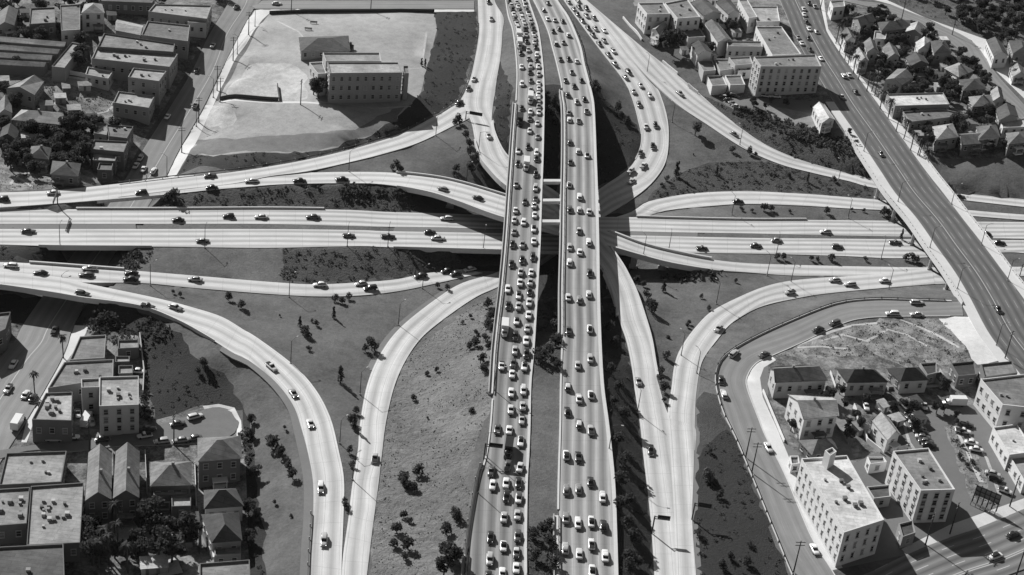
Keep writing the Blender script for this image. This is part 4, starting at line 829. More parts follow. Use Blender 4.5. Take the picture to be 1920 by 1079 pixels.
# --- upper middle right blocks
UM = [
 ('white walled flats with grey roof, farthest left of the upper right block', [(1196,8),(1243,7),(1257,28),(1213,29)], 9, 'flat', 'white', 'mid', 2),
 ('larger grey roofed flats with rounded front right of the first flats', [(1246,8),(1288,0),(1313,34),(1270,37)], 9, 'flat', 'white', 'mid', 3),
 ('dark gabled house behind the big leafy tree', [(1296,6),(1328,3),(1352,26),(1320,30)], 7, 'gable', 'light', 'dark', 0),
 ('white walled house with dark gable near the long store', [(1343,5),(1370,2),(1387,24),(1366,27)], 7, 'gable', 'white', 'dark', 0),
 ('low garage block with pale roof above the courtyard', [(1278,57),(1311,55),(1322,71),(1290,73)], 4, 'flat', 'light', 'mid', 0),
 ('long gable house right of the low garage block', [(1322,44),(1345,43),(1372,76),(1346,80)], 6, 'gable', 'white', 'mid', 0),
 ('small white gabled house left of the big leafy tree', [(1222,56),(1240,44),(1250,46),(1236,66)], 5, 'gable', 'white', 'light', 0),
 ('white house with dark gable above the row of garages', [(1297,84),(1322,82),(1334,98),(1308,104)], 6, 'gable', 'white', 'dark', 0),
 ('two storey courtyard flats with long balcony', [(1362,79),(1427,80),(1430,90),(1364,89)], 6.5, 'flat', 'light', 'mid', 0),
 ('very long flat roofed store with white left wall by the viaduct', [(1417,52),(1465,52),(1502,104),(1448,106)], 7, 'flat', 'white', 'mid', 3),
 ('shorter flat store with dark front at the top of the viaduct', [(1404,14),(1457,14),(1462,42),(1419,43)], 6, 'flat', 'white', 'light', 1),
 ('narrow white flats along the top edge beside the crossing', [(1384,0),(1400,0),(1420,34),(1404,36)], 7, 'flat', 'white', 'light', 0),
 ('left upper garage with tarred roof in the group of four', [(1305,113),(1335,115),(1342,134),(1319,136)], 3.2, 'flat', 'light', 'mid', 0),
 ('right upper garage with tarred roof in the group of four', [(1338,113),(1368,113),(1377,131),(1350,135)], 3.2, 'flat', 'light', 'mid', 0),
 ('left lower garage with tarred roof in the group of four', [(1325,144),(1354,143),(1363,162),(1335,163)], 3.2, 'flat', 'white', 'mid', 0),
 ('right lower garage with tarred roof in the group of four', [(1359,144),(1389,143),(1397,161),(1369,162)], 3.2, 'flat', 'white', 'mid', 0),
 ('low grey annex left of the big apartment house', [(1366,110),(1406,108),(1412,122),(1378,125)], 5, 'flat', 'light', 'mid', 0),
 ('tiny pale annex behind the apartment house', [(1380,126),(1407,125),(1408,134),(1384,135)], 3.4, 'flat', 'white', 'light', 0),
 ('small white building with pale roof beside the viaduct ramp', [(1525,202),(1545,196),(1564,224),(1541,231)], 4, 'gable', 'white', 'white', 0),
 ('far block of flats on the top edge right of the loop ramp', [(1300,-14),(1336,-16),(1345,-4),(1308,-3)], 6, 'flat', 'white', 'light', 0),
]
for l_, p_, h_, k_, w_, r_, v_ in UM:
    ct = 'garage' if 'garage' in l_ else ('store' if 'store' in l_ else ('flats' if 'flats' in l_ else 'house')); B(l_, p_, h_, k_, w_, r_, vents=v_, name={'flats': 'apartment_house'}.get(ct, ct), cat=ct, win=ct != 'garage')
B('big four storey apartment house with rows of windows beside the viaduct', [(1413,109),(1529,105),(1540,127),(1426,127)], 12.5, wall='light', roof='mid', rows=4, vents=4, name='apartment_house', cat='flats')
# --- north east hillside
NE = [
 ('wide store with white roof and dark front on the viaduct east side', [(1662,179),(1768,176),(1780,198),(1678,201)], 5, 'flat', 'mid', 'white', 3),
 ('low grey roofed store next below the white roofed one', [(1692,212),(1765,206),(1815,218),(1706,231)], 4, 'flat', 'mid', 'mid', 2),
 ('gabled house with steep dark roof above the white roofed store', [(1660,150),(1682,130),(1712,146),(1690,160)], 5, 'gable', 'light', 'mid', 0),
 ('bungalow with pale hip roof in the middle of the east hill', [(1772,128),(1798,118),(1825,132),(1798,144)], 4, 'hip', 'light', 'light', 1),
 ('house with bright white roof slope on the east hill', [(1718,80),(1746,75),(1740,92),(1722,94)], 5, 'gable', 'white', 'white', 0),
 ('dark hip roofed house right of the white roof slope', [(1746,78),(1772,76),(1784,98),(1752,100)], 5.5, 'hip', 'mid', 'dark', 1),
 ('pale roofed house behind the palm row on the east side', [(1655,90),(1676,86),(1686,106),(1664,110)], 5, 'gable', 'white', 'mid', 0),
 ('upper dark gable house among the trees of the east hill', [(1600,34),(1625,26),(1640,40),(1614,50)], 6, 'gable', 'light', 'dark', 1),
 ('broad dark hip house near the top street of the east hill', [(1646,42),(1704,38),(1712,52),(1654,58)], 5, 'hip', 'mid', 'dark', 1),
 ('long pale house under the bend of the top street', [(1704,46),(1735,52),(1728,66),(1698,60)], 5, 'gable', 'mid', 'light', 0),
 ('narrow white house front between two dark trees on the east hill', [(1620,80),(1640,78),(1646,96),(1626,98)], 6, 'gable', 'white', 'mid', 0),
 ('first white gabled house by the sidewalk palms', [(1578,62),(1596,58),(1604,74),(1586,78)], 5, 'gable', 'white', 'mid', 0),
 ('second white gabled house by the sidewalk palms', [(1600,100),(1618,96),(1628,114),(1610,118)], 5, 'gable', 'white', 'light', 0),
 ('corner building with white wall at the top of the viaduct', [(1556,4),(1582,2),(1584,14),(1562,16)], 6, 'flat', 'white', 'light', 0),
 ('house with grey gable below the bright roofed house', [(1700,108),(1730,104),(1740,120),(1708,124)], 5, 'gable', 'mid', 'dark', 0),
 ('dark hip house under the pale bungalow on the east hill', [(1800,150),(1840,146),(1848,166),(1806,170)], 5, 'hip', 'mid', 'dark', 0),
 ('pale gabled cottage near the descending hill street', [(1858,172),(1878,170),(1882,188),(1862,190)], 4, 'gable', 'white', 'light', 0),
 ('long roofed house left of the pale gabled cottage', [(1818,182),(1856,178),(1864,196),(1824,200)], 4.5, 'hip', 'mid', 'mid', 1),
 ('gable house with steep roof close to the right edge', [(1868,205),(1902,200),(1908,220),(1874,226)], 5, 'gable', 'light', 'dark', 0),
 ('white roofed strip building at the right edge of the photo', [(1872,226),(1925,224),(1925,240),(1880,242)], 3.5, 'flat', 'white', 'white', 0),
 ('hip roofed house above the grass slope with white gable', [(1832,238),(1868,234),(1874,256),(1836,260)], 4.5, 'hip', 'white', 'mid', 1),
 ('wide pale roofed house just above the grass slope', [(1750,238),(1786,232),(1796,256),(1756,262)], 5, 'hip', 'light', 'light', 1),
 ('dark roofed long house above the grass slope', [(1798,252),(1846,248),(1850,268),(1804,272)], 4, 'gable', 'mid', 'mid', 0),
 ('last house before the right edge above the grass slope', [(1888,250),(1925,246),(1928,266),(1892,270)], 4.5, 'hip', 'mid', 'mid', 0),
 ('white fronted house with dark roof beyond the hill street', [(1850,76),(1878,80),(1890,104),(1864,106)], 6, 'gable', 'white', 'dark', 0),
 ('dark roofed house beyond the hill street by a tall palm', [(1892,76),(1930,84),(1935,104),(1900,100)], 6, 'hip', 'light', 'dark', 0),
 ('small white house beyond the hill street at the right edge', [(1894,128),(1918,126),(1922,142),(1900,144)], 4, 'gable', 'white', 'light', 0),
 ('flat white porch house between palms on the east side', [(1640,60),(1662,62),(1660,76),(1638,74)], 4, 'flat', 'white', 'light', 0),
]
for l_, p_, h_, k_, w_, r_, v_ in NE:
    if 'white' not in l_: w_ = {'white': 'light', 'light': 'mid', 'mid': 'dark'}.get(w_, w_)
    ct = 'store' if 'store' in l_ else 'house'; B(l_, p_, h_, k_, w_, r_, vents=v_, name=ct, cat=ct, rise=2.2)
# --- lower right block
LR = [
 ('long two storey house with grey gable roof at the bend of the frontage road', [(1446,690),(1514,686),(1549,713),(1455,717)], 6, 'gable', 'light', 'mid', 1),
 ('dark hip roofed house second from the left behind the parking lot', [(1571,692),(1640,694),(1664,716),(1590,717)], 5, 'hip', 'light', 'black', 1),
 ('dark hip roofed house third from the left behind the parking lot', [(1664,691),(1722,689),(1740,712),(1690,714)], 5, 'hip', 'light', 'black', 0),
 ('dark roofed annex between the third house and the garden', [(1724,684),(1755,682),(1756,702),(1738,706)], 4, 'flat', 'mid', 'black', 0),
 ('tall pale house with white side wall and grey roof on the sidewalk', [(1480,741),(1557,746),(1570,779),(1508,786)], 8, 'gable', 'white', 'light', 1),
 ('dark flat roofed garage left of the large rimmed roof', [(1782,684),(1826,680),(1831,705),(1796,708)], 4, 'flat', 'dark', 'black', 0),
 ('grey flat roof with thick dark rims beside the viaduct', [(1838,686),(1897,680),(1907,702),(1845,710)], 6, 'flat', 'dark', 'mid', 0),
 ('large flats with white windowed side wall at the right edge', [(1838,714),(1925,704),(1935,768),(1879,762)], 9, 'flat', 'white', 'mid', 2),
 ('pale gable roofed house with white side wall in the parking lot', [(1637,790),(1664,783),(1686,814),(1664,824)], 5, 'gable', 'white', 'light', 0),
 ('low dark hipped shed behind the white hall', [(1500,826),(1560,823),(1568,842),(1524,852)], 3.5, 'hip', 'dark', 'mid', 0),
 ('small shed with pale roof between the hall and the flats', [(1625,860),(1656,860),(1662,869),(1631,873)], 3, 'flat', 'white', 'light', 0),
 ('dark garage roof between the white hall and the flats', [(1624,916),(1667,912),(1670,934),(1638,938)], 3, 'flat', 'light', 'dark', 0),
 ('long white shop building at the right edge', [(1861,804),(1906,798),(1940,850),(1892,856)], 5, 'flat', 'white', 'white', 1),
 ('white low wing behind the shop at the right edge', [(1892,858),(1945,850),(1965,900),(1920,905)], 4, 'flat', 'white', 'light', 0),
 ('little white square porch block between hall and frontage road', [(1480,858),(1496,858),(1499,872),(1484,874)], 2.5, 'flat', 'white', 'mid', 0),
 ('small shaded box building in front of the flats by the street', [(1684,985),(1710,979),(1716,1002),(1692,1010)], 3.5, 'flat', 'mid', 'dark', 0),
]
for l_, p_, h_, k_, w_, r_, v_ in LR:
    ct = 'garage' if 'garage' in l_ else ('shed' if 'shed' in l_ else ('flats' if 'flats' in l_ else 'house')); B(l_, p_, h_, k_, w_, r_, vents=v_, name={'flats': 'apartment_house'}.get(ct, ct), cat=ct, rise=2.4)
hall = B('large white hall with bright flat roof and small side windows', [(1502,863),(1587,857),(1657,978),(1582,1002)], 11.2, wall='white', roof='white', rows=3, vents=7, name='hall_building', cat='hall', ww=0.8)
tw = B('small white stair tower standing on the back of the hall', [(1546,848),(1560,842),(1568,850),(1556,858)], 15.5, wall='white', roof='light', win=False, name='stair_tower', cat='tower')
B('four storey flats with white side wall and bay windows over the street', [(1674,849),(1740,843),(1790,921),(1726,923)], 10.8, wall='white', roof='mid', rows=4, vents=6, name='apartment_house', cat='flats')
# --- lower left block
LL = [
 ('ribbed dark roofed workshop below the ramp at the lower left', [(150,634),(199,631),(196,674),(131,678)], 5, 'flat', 'mid', 'mid', 0),
 ('large grey roofed store with vents on the lower left street', [(120,682),(213,677),(212,712),(90,731)], 5.5, 'flat', 'mid', 'mid', 5),
 ('square corner store with pale vented roof by the cul de sac', [(86,740),(136,738),(134,792),(60,790)], 7, 'flat', 'dark', 'light', 9),
 ('low back roof of the three storey flats', [(152,714),(187,712),(187,729),(153,730)], 9, 'flat', 'light', 'mid', 0),
 ('top small garage right of the workshop', [(221,641),(260,640),(260,655),(221,657)], 3.5, 'flat', 'dark', 'light', 0),
 ('middle small garage right of the workshop', [(216,671),(243,671),(243,681),(216,682)], 3.5, 'flat', 'dark', 'light', 0),
 ('lowest small garage with pale roof right of the workshop', [(222,689),(249,688),(249,703),(222,704)], 3.5, 'flat', 'dark', 'light', 0),
 ('long flat roofed store below the cul de sac at the left edge', [(12,853),(125,849),(115,907),(-2,913)], 5, 'flat', 'dark', 'light', 4),
 ('pale industrial roof crowded with vents and skylights', [(58,915),(157,908),(150,1021),(50,1026)], 5.5, 'flat', 'dark', 'light', 14),
 ('rimmed roof with vents at the left edge beside the industrial roof', [(-10,921),(56,917),(50,985),(-14,990)], 5.8, 'flat', 'dark', 'light', 7),
 ('dark flat warehouse roof in the lower left corner', [(-20,1030),(119,1023),(122,1110),(-20,1115)], 6, 'flat', 'dark', 'dark', 1),
 ('left one of two twin houses with long ridged roofs', [(166,850),(209,849),(208,935),(160,938)], 8, 'gable', 'dark', 'mid', 1),
 ('right one of two twin houses with long ridged roofs', [(217,848),(261,845),(260,932),(212,934)], 8, 'gable', 'dark', 'mid', 1),
 ('hip roofed house right of the twin ridged houses', [(285,868),(357,866),(357,908),(284,910)], 7, 'hip', 'dark', 'mid', 1),
 ('low pale annex roof under the hip roofed house', [(286,913),(353,911),(353,930),(288,932)], 4.5, 'flat', 'dark', 'light', 0),
 ('ribbed shed roof below the pale annex', [(321,934),(358,932),(358,952),(322,953)], 4, 'flat', 'dark', 'light', 0),
 ('tallest grey hip roofed house at the end of the cul de sac', [(373,822),(449,818),(451,858),(373,864)], 9, 'hip', 'dark', 'mid', 0),
 ('dark roofed house with small pale dormer below the tallest house', [(385,920),(440,917),(455,948),(385,953)], 6, 'hip', 'light', 'dark', 0),
 ('dark roofed house with ribbed porch near the bottom edge', [(380,966),(446,962),(452,1012),(398,1016)], 6, 'hip', 'mid', 'dark', 0),
 ('smooth grey roof cut by the bottom edge of the photo', [(374,1060),(468,1053),(470,1110),(374,1112)], 5, 'flat', 'dark', 'mid', 0),
 ('ribbed porch roof in front of the dark roofed house near the bottom', [(402,1024),(452,1021),(452,1042),(402,1045)], 3, 'flat', 'mid', 'mid', 0),
 ('dark building cut by the left edge beside the shaded street', [(-20,592),(20,588),(10,620),(-30,640)], 7, 'flat', 'dark', 'mid', 0),
]
for l_, p_, h_, k_, w_, r_, v_ in LL:
    ct = 'garage' if 'garage' in l_ else ('store' if 'store' in l_ else ('shed' if 'shed' in l_ else ('house' if 'house' in l_ and 'warehouse' not in l_ else 'building'))); B(l_, p_, h_, k_, w_, r_, vents=v_, name=ct, cat=ct, rise=2.8)
B('three storey flats with pale roof and windowed front on the cul de sac', [(187,710),(260,708),(260,762),(186,765)], 9.5, wall='light', roof='light', rows=3, vents=8, name='apartment_house', cat='flats')
# billboard at the lower right
p0, p1 = at(1828, 925, 8.5), at(1873, 944, 8.5); d = Vector(p1 - p0); c0 = (p0 + p1) / 2; a0 = math.atan2(d.y, d.x); zg = float(H(c0[0], c0[1]))
bb = empty('billboard', (c0[0], c0[1], zg), a0, 'latticed back of a billboard standing in the lower right parking lot', 'billboard')
m = MB(); m.box((0, 0.15, 4.4), (d.length, 0.12, 3.2)); m.build('panel', M['w_mid'], bb)
m = MB()
for x in np.linspace(-d.length / 2, d.length / 2, 6): m.box((x, -0.05, 3.2), (0.2, 0.2, 6.0)); m.bar((x, -0.05, 4.8), (x, -1.8, 0), 0.09)
for z in (3.0, 4.4, 5.8): m.box((0, -0.2, z), (d.length, 0.12, 0.2))
m.build('frame', M['wood'], bb)

# walls and fences
def wallrun(pts, h, w, label, mat, name='garden_wall', cat='wall'):
    P = [gp(*p)[:2] for p in pts]; N = []
    for a, b in zip(P, P[1:]):
        n = max(1, int(np.linalg.norm(b - a) / 3)); N += [a + (b - a) * k / n for k in range(n)]
    N.append(P[-1]); N = np.array(N); o = np.array([N[0][0], N[0][1], float(H(N[0][0], N[0][1]))]); z = H(N[:, 0], N[:, 1]) - o[2]
    T_ = np.gradient(N, axis=0); T_ /= np.linalg.norm(T_, axis=1)[:, None]; nr = np.column_stack([-T_[:, 1], T_[:, 0]]) * w / 2; vs = []; fs = []
    for i in range(len(N)):
        l_, r_ = N[i] + nr[i] - o[:2], N[i] - nr[i] - o[:2]; vs += [(l_[0], l_[1], z[i] - .4), (r_[0], r_[1], z[i] - .4), (r_[0], r_[1], z[i] + h), (l_[0], l_[1], z[i] + h)]
    for i in range(len(N) - 1):
        for k in range(4): fs.append((4 * i + k, 4 * i + 4 + k, 4 * i + 4 + (k + 1) % 4, 4 * i + (k + 1) % 4))
    fs += [(0, 1, 2, 3), tuple(4 * (len(N) - 1) + k for k in (3, 2, 1, 0))]
    tag(mobj(name, vs, fs, M[mat], loc=tuple(o)), label, cat)
wallrun([(413, 188), (522, 190)], 1.6, .3, 'dark board fence along the near side of the white dusty yard', 'steel', 'fence', 'fence')
wallrun([(524, 190), (520, 163)], 1.6, .3, 'short dark board fence at the right end of the dusty yard', 'steel', 'fence', 'fence')
wallrun([(505, 27), (814, 24)], 1.5, .3, 'long dark fence along the far side of the school yard', 'steel', 'fence', 'fence')
wallrun([(1168, 35), (1203, 77)], 1.0, .5, 'low white wall on the grass left of the first flats', 'wht')
wallrun([(1242, 117), (1270, 140)], 1.0, .5, 'low white wall on the bank above the outer ramp', 'wht')
wallrun([(1290, 160), (1308, 176)], 1.0, .5, 'short white wall below the low white wall on the bank', 'wht')
wallrun([(264, 935), (266, 1035)], 1.8, .3, 'tall dark garden fence between the lower left yards', 'wood', 'fence', 'fence')
wallrun([(262, 632), (270, 700), (268, 740)], 1.6, .3, 'pale fence beside the dark ivy slope at the lower left', 'w_light', 'fence', 'fence')
wallrun([(1600, 765), (1625, 830), (1650, 850)], 1.6, .3, 'pale fence along the left side of the lower right lot', 'w_white', 'fence', 'fence')
wallrun([(1430, 735), (1470, 830)], 1.0, .3, 'low white garden wall facing the frontage sidewalk', 'w_white')

def fences(desc, pts, seed):
    rr = random.Random(seed)
    for i, (a, b) in enumerate(sorted(pts)): wallrun([a, b], rr.choice([1.0, 1.4, 1.8]), .15, 'wooden yard fence %s, %s from the left' % (desc, ordinal(i)), rr.choice(['w_white', 'w_light', 'w_mid', 'wood']), 'fence', 'fence')
fences('on the east hill', [((1648,128),(1672,160)), ((1700,128),(1722,150)), ((1742,104),(1770,130)), ((1790,104),(1815,116)), ((1812,204),(1835,226)), ((1740,168),(1770,164)), ((1840,206),(1862,232)), ((1610,64),(1640,60)), ((1690,70),(1712,96)), ((1770,150),(1790,176)), ((1866,112),(1884,128)), ((1850,262),(1880,258))], 1)
fences('around the lower right houses', [((1556,700),(1566,728)), ((1650,720),(1665,735)), ((1590,735),(1760,726)), ((1560,790),(1590,835)), ((1668,850),(1700,843)), ((1760,700),(1780,735))], 2)
fences('in the upper left blocks', [((165,95),(175,128)), ((120,215),(165,226)), ((130,140),(160,146)), ((160,290),(170,310)), ((60,260),(100,262))], 3)
fences('between the lower left houses', [((212,850),(214,940)), ((272,850),(276,935)), ((365,870),(368,950)), ((370,955),(374,1040)), ((120,1030),(160,1026))], 4)
for i, (x, y) in enumerate(((578, 57), (588, 45))):
    p = gp(x, y); r_ = empty('bench', tuple(p), .1, 'small bench on the bare school yard, %s one' % ('nearer', 'farther')[i], 'bench', 'benches on the school yard')
    m = MB(); m.box((0, 0, .45), (3.2, .5, .08)); m.build('seat', M['wood'], r_)
    m = MB(); m.box((0, .3, .85), (3.2, .08, .5)); m.build('backrest', M['wood'], r_)
    for s_ in (-1.3, 1.3): m = MB(); m.box((s_, 0, .2), (.12, .45, .5)); m.build('leg', M['wood'], r_)
# ================================================================ vehicles
def loft(secs, n=12, power=2.6):
    """secs: (y, half width, z bottom, z top); superelliptic rings along y"""
    vs = []; fs = []
    for y, hw, zb, zt in secs:
        cz = (zb + zt) / 2; hz = (zt - zb) / 2
        for k in range(n):
            t = 2 * math.pi * (k + 0.5) / n; c, s = math.cos(t), math.sin(t)
            vs.append((hw * math.copysign(abs(c) ** (2 / power), c), y, cz + hz * math.copysign(abs(s) ** (2 / power), s)))
    m = len(secs)
    for i in range(m - 1):
        for k in range(n): fs.append((i * n + k, (i + 1) * n + k, (i + 1) * n + (k + 1) % n, i * n + (k + 1) % n))
    fs.append(tuple(range(n))); fs.append(tuple((m - 1) * n + k for k in range(n - 1, -1, -1)))
    return vs, fs
PAINTS = {'white': .78, 'cream': .62, 'pale grey': .46, 'mid grey': .26, 'dark grey': .10, 'black': .025}
PM = {k: paint('car_paint_' + k.replace(' ', '_'), v) for k, v in PAINTS.items()}
M['chrome'] = plain('chrome', 0.5, 0.2, 0.9, 0.05); M['tyre'] = plain('tyre_rubber', 0.02, 0.8)
M['cglass'] = paint('car_glass', 0.012)
def cmesh(name, v, f, mat, smooth=True):
    me = bpy.data.meshes.new(name); me.from_pydata([tuple(map(float, a)) for a in v], [], [tuple(map(int, a)) for a in f]); me.materials.append(mat)
    if smooth: me.polygons.foreach_set('use_smooth', [True] * len(me.polygons))
    return me
def car_parts(kind, body, top):
    """list of (part name, mesh, location, child list)"""
    P = []
    v, f = loft([(-2.42, .55, .42, .66), (-2.36, .80, .34, .80), (-2.1, .90, .28, .88), (-1.4, .94, .26, .95), (-.5, .95, .26, .98), (.6, .95, .26, 1.0), (1.2, .93, .26, .98), (1.9, .87, .28, .93), (2.25, .78, .32, .84), (2.4, .5, .42, .7)], 14, 3.0)
    P.append(('body', cmesh('body', v, f, PM[body])))
    if kind == 'sedan': g = [(-1.55, .62, .85, 1.0), (-1.05, .72, .85, 1.38), (-.5, .75, .85, 1.47), (.3, .75, .85, 1.46), (.62, .72, .85, 1.36), (1.15, .62, .85, 1.0)]; r = [(-1.08, .60, 1.33, 1.44), (-.85, .67, 1.36, 1.53), (-.3, .69, 1.38, 1.57), (.3, .67, 1.36, 1.54), (.52, .60, 1.33, 1.46)]
    elif kind == 'coupe': g = [(-2.05, .55, .85, .98), (-1.3, .70, .85, 1.30), (-.6, .74, .85, 1.44), (.2, .74, .85, 1.44), (.5, .71, .85, 1.34), (1.0, .62, .85, 1.0)]; r = [(-1.75, .42, 1.0, 1.2), (-1.2, .62, 1.25, 1.40), (-.6, .67, 1.34, 1.52), (.1, .66, 1.35, 1.52), (.4, .58, 1.33, 1.43)]
    elif kind == 'pickup': g = [(-.35, .70, .85, 1.05), (-.3, .74, .85, 1.48), (.3, .75, .85, 1.48), (.62, .72, .85, 1.4), (1.0, .62, .85, 1.0)]; r = [(-.38, .66, 1.42, 1.5), (-.3, .70, 1.42, 1.6), (.3, .68, 1.42, 1.6), (.5, .62, 1.4, 1.5)]
    else: g = [(-2.2, .70, .85, 1.05), (-2.05, .73, .85, 1.42), (-1., .75, .85, 1.48), (.3, .75, .85, 1.46), (.62, .72, .85, 1.36), (1.15, .62, .85, 1.0)]; r = [(-2.1, .62, 1.36, 1.46), (-1.9, .68, 1.38, 1.56), (-.6, .70, 1.40, 1.59), (.3, .67, 1.38, 1.55), (.52, .60, 1.33, 1.46)]
    v, f = loft(g, 12, 3.5); P.append(('windows', cmesh('windows', v, f, M['cglass'])))
    v, f = loft(r, 12, 3.5); P.append(('roof', cmesh('roof', v, f, PM[top])))
    # roof pillars: front pair and rear pair in one frame
    mb = MB()
    for sx in (-1, 1):
        mb.bar((sx * .58, r[-1][0], 1.4), (sx * .66, g[-1][0] - .1, .98), .045, 5); mb.bar((sx * .60, r[0][0] + .1, min(1.4, r[0][3])), (sx * .66, g[0][0] + .25, .96), .09, 5); mb.bar((sx * .70, -.2, 1.46), (sx * .76, -.2, .96), .045, 5)
    if kind == 'pickup':
        mb = MB(); mb.box((0, -1.4, 1.0), (1.45, 1.7, .06)); P.append(('cargo_bed', cmesh('cargo_bed', mb.v, mb.f, M['tyre'], False)))
    for sy in (-1.42, 1.45):
        for sx in (-.80, .80):
            mb = MB(); mb.bar((sx - .1, sy, .33), (sx + .1, sy, .33), .33, 12); P.append(('wheel', cmesh('wheel', mb.v, mb.f, M['tyre'], False)))
    for sy in (-2.46, 2.46):
        mb = MB(); mb.box((0, sy, .48), (1.62, .12, .17)); mb.box((-.78, sy * .985, .48), (.16, .3, .17)); mb.box((.78, sy * .985, .48), (.16, .3, .17)); P.append(('bumper', cmesh('bumper', mb.v, mb.f, M['chrome'], False)))
    for sx in (-.66, .66):
        mb = MB(); mb.bar((sx, 2.25, .70), (sx, 2.40, .70), .12, 8); P.append(('headlight', cmesh('headlight', mb.v, mb.f, M['chrome'], False)))
    return P
def truck_parts(body, box, van=False):
    P = []
    v, f = loft([(1.6, .9, .5, 1.9), (1.7, .98, .45, 2.1), (2.3, .98, .42, 2.1), (2.75, .95, .42, 1.75), (3.0, .85, .42, 1.25), (3.7, .78, .42, 1.15), (3.85, .6, .5, 1.0)], 12, 4); P.append(('cab', cmesh('cab', v, f, PM[body])))
    mb = MB(); mb.box((0, 2.86, 1.55), (1.5, .5, .5)); P.append(('windscreen', cmesh('windscreen', mb.v, mb.f, M['cglass'], False)))
    mb = MB(); mb.box((0, -1.1, 1.85), (2.25, 5.2, 2.3)); mb.box((0, -1.1, 3.03), (2.1, 5.0, .08)); P.append(('cargo_box', cmesh('cargo_box', mb.v, mb.f, PM[box], False)))
    mb = MB(); mb.box((0, 0, .6), (1.1, 7.0, .25)); P.append(('chassis', cmesh('chassis', mb.v, mb.f, M['tyre'], False)))
    for sy in (-2.4, 2.9):
        for sx in (-.92, .92):
            mb = MB(); mb.bar((sx - .14, sy, .45), (sx + .14, sy, .45), .45, 12); P.append(('wheel', cmesh('wheel', mb.v, mb.f, M['tyre'], False)))
    return P
_pc = {}
def vehicle(loc, ang, kind, body, top, label, group, small=False):
    key = (kind, body, top)
    if key not in _pc: _pc[key] = truck_parts(body, top) if kind == 'truck' else car_parts(kind, body, top)
    nm = {'sedan': 'car', 'coupe': 'car', 'wagon': 'car', 'pickup': 'car', 'truck': 'truck'}[kind]
    root = empty(nm, tuple(loc), ang, label, nm, group)
    for pn, me in _pc[key]:
        if small and pn in ('headlight', 'pillars'): continue
        o = bpy.data.objects.new(pn, me); C.objects.link(o); o.parent = root
    if kind != 'truck': root.scale = (rc.uniform(.94, 1.03), rc.uniform(.86, 1.05), rc.uniform(.93, 1.08))
    return root
T = {}
T['left_deck'] = [(925.8,910,'L'),(950,907,'L'),(973,906,'D'),(951.7,932,'D'),(972,935,'L'),(971,966,'L'),(946,971,'P'),(919,1008,'D'),(970,1005,'M'),(944,1025,'W'),(968,1036,'M'),(917,1050,'L'),(966,1066,'L'),(938,1076,'L'),(913,1083,'D'),
 (961.7,737,'L'),(983,732.5,'L'),(981.7,762.5,'P'),(961.7,769,'L'),(981.7,787,'L'),(935,805,'D'),(956.7,807.5,'L'),(980,828,'W'),(958,846,'TD'),(956,873,'D'),(975,877.5,'L'),(916,884,'D'),
 (952.5,541.7,'L'),(974,554,'W'),(993,548,'D'),(956,573,'D'),(971.7,575,'P'),(991.7,567.5,'L'),(991,591.7,'L'),(971,602.5,'W'),(988,616,'P'),(945,620,'TL'),(966.7,630,'D'),(986.7,639,'L'),(966.7,658,'L'),(985,664,'D'),(940,687,'L'),(966,682,'M'),(985,688,'W'),(966,702,'L'),
 (1002.5,373,'D'),(985,378,'D'),(1001.7,386,'L'),(966.7,395,'L'),(1001,404,'L'),(963,413,'L'),(983,417.5,'L'),(1000,429,'W'),(963,435,'M'),(999,453,'L'),(963,458,'D'),(981,459,'M'),(999,482,'D'),(978,487.5,'D'),(958,495,'D'),(974,511,'L'),(996.7,511,'L'),(976,531,'L'),(996,530,'L'),
 (993,246,'P'),(1006,257,'M'),(972.5,283,'L'),(989,276,'D'),(1004,287,'L'),(1006,298,'D'),(972.5,307,'D'),(986,312,'TL'),(1003,327,'D'),(969,347,'M'),(1002.5,353,'L'),
 (980,126,'L'),(996,125,'P'),(1010,125,'L'),(996.5,136,'D'),(1010,140,'P'),(979.6,158.5,'L'),(997,152,'D'),(1011,156,'L'),(1010,166,'P'),(997,169,'P'),(1011,178,'L'),(995,188,'TL'),(1009,189,'L'),(1009,200,'M'),(978,203,'D'),(995,210,'L'),(1008.5,211.5,'L'),(995,223,'D'),(976.6,229,'TD'),(1008.5,232,'L')]
far = [(290,30,'D'),(315,90,'M'),(330,150,'D'),(350,230,'L'),(370,300,'M'),(395,370,'L'),(410,440,'P'),(425,500,'M'),(430,580,'TL'),(450,715,'TL'),(480,830,'D'),(380,40,'P'),(410,110,'L'),(430,180,'D'),(455,225,'L'),(470,280,'L'),(500,345,'L'),(510,405,'P'),(530,465,'D'),(540,550,'L'),(550,650,'D'),(570,780,'P'),(575,920,'D'),(510,30,'L'),(530,85,'W'),(550,155,'D'),(565,210,'L'),(590,275,'L'),(600,335,'L'),(620,400,'D'),(640,455,'D'),(660,535,'L'),(680,600,'P'),(665,660,'L'),(700,740,'D'),(715,860,'L'),(720,950,'D')]
T['left_deck'] += [(920 + x / 8.3, y / 8.3, t) for x, y, t in far]
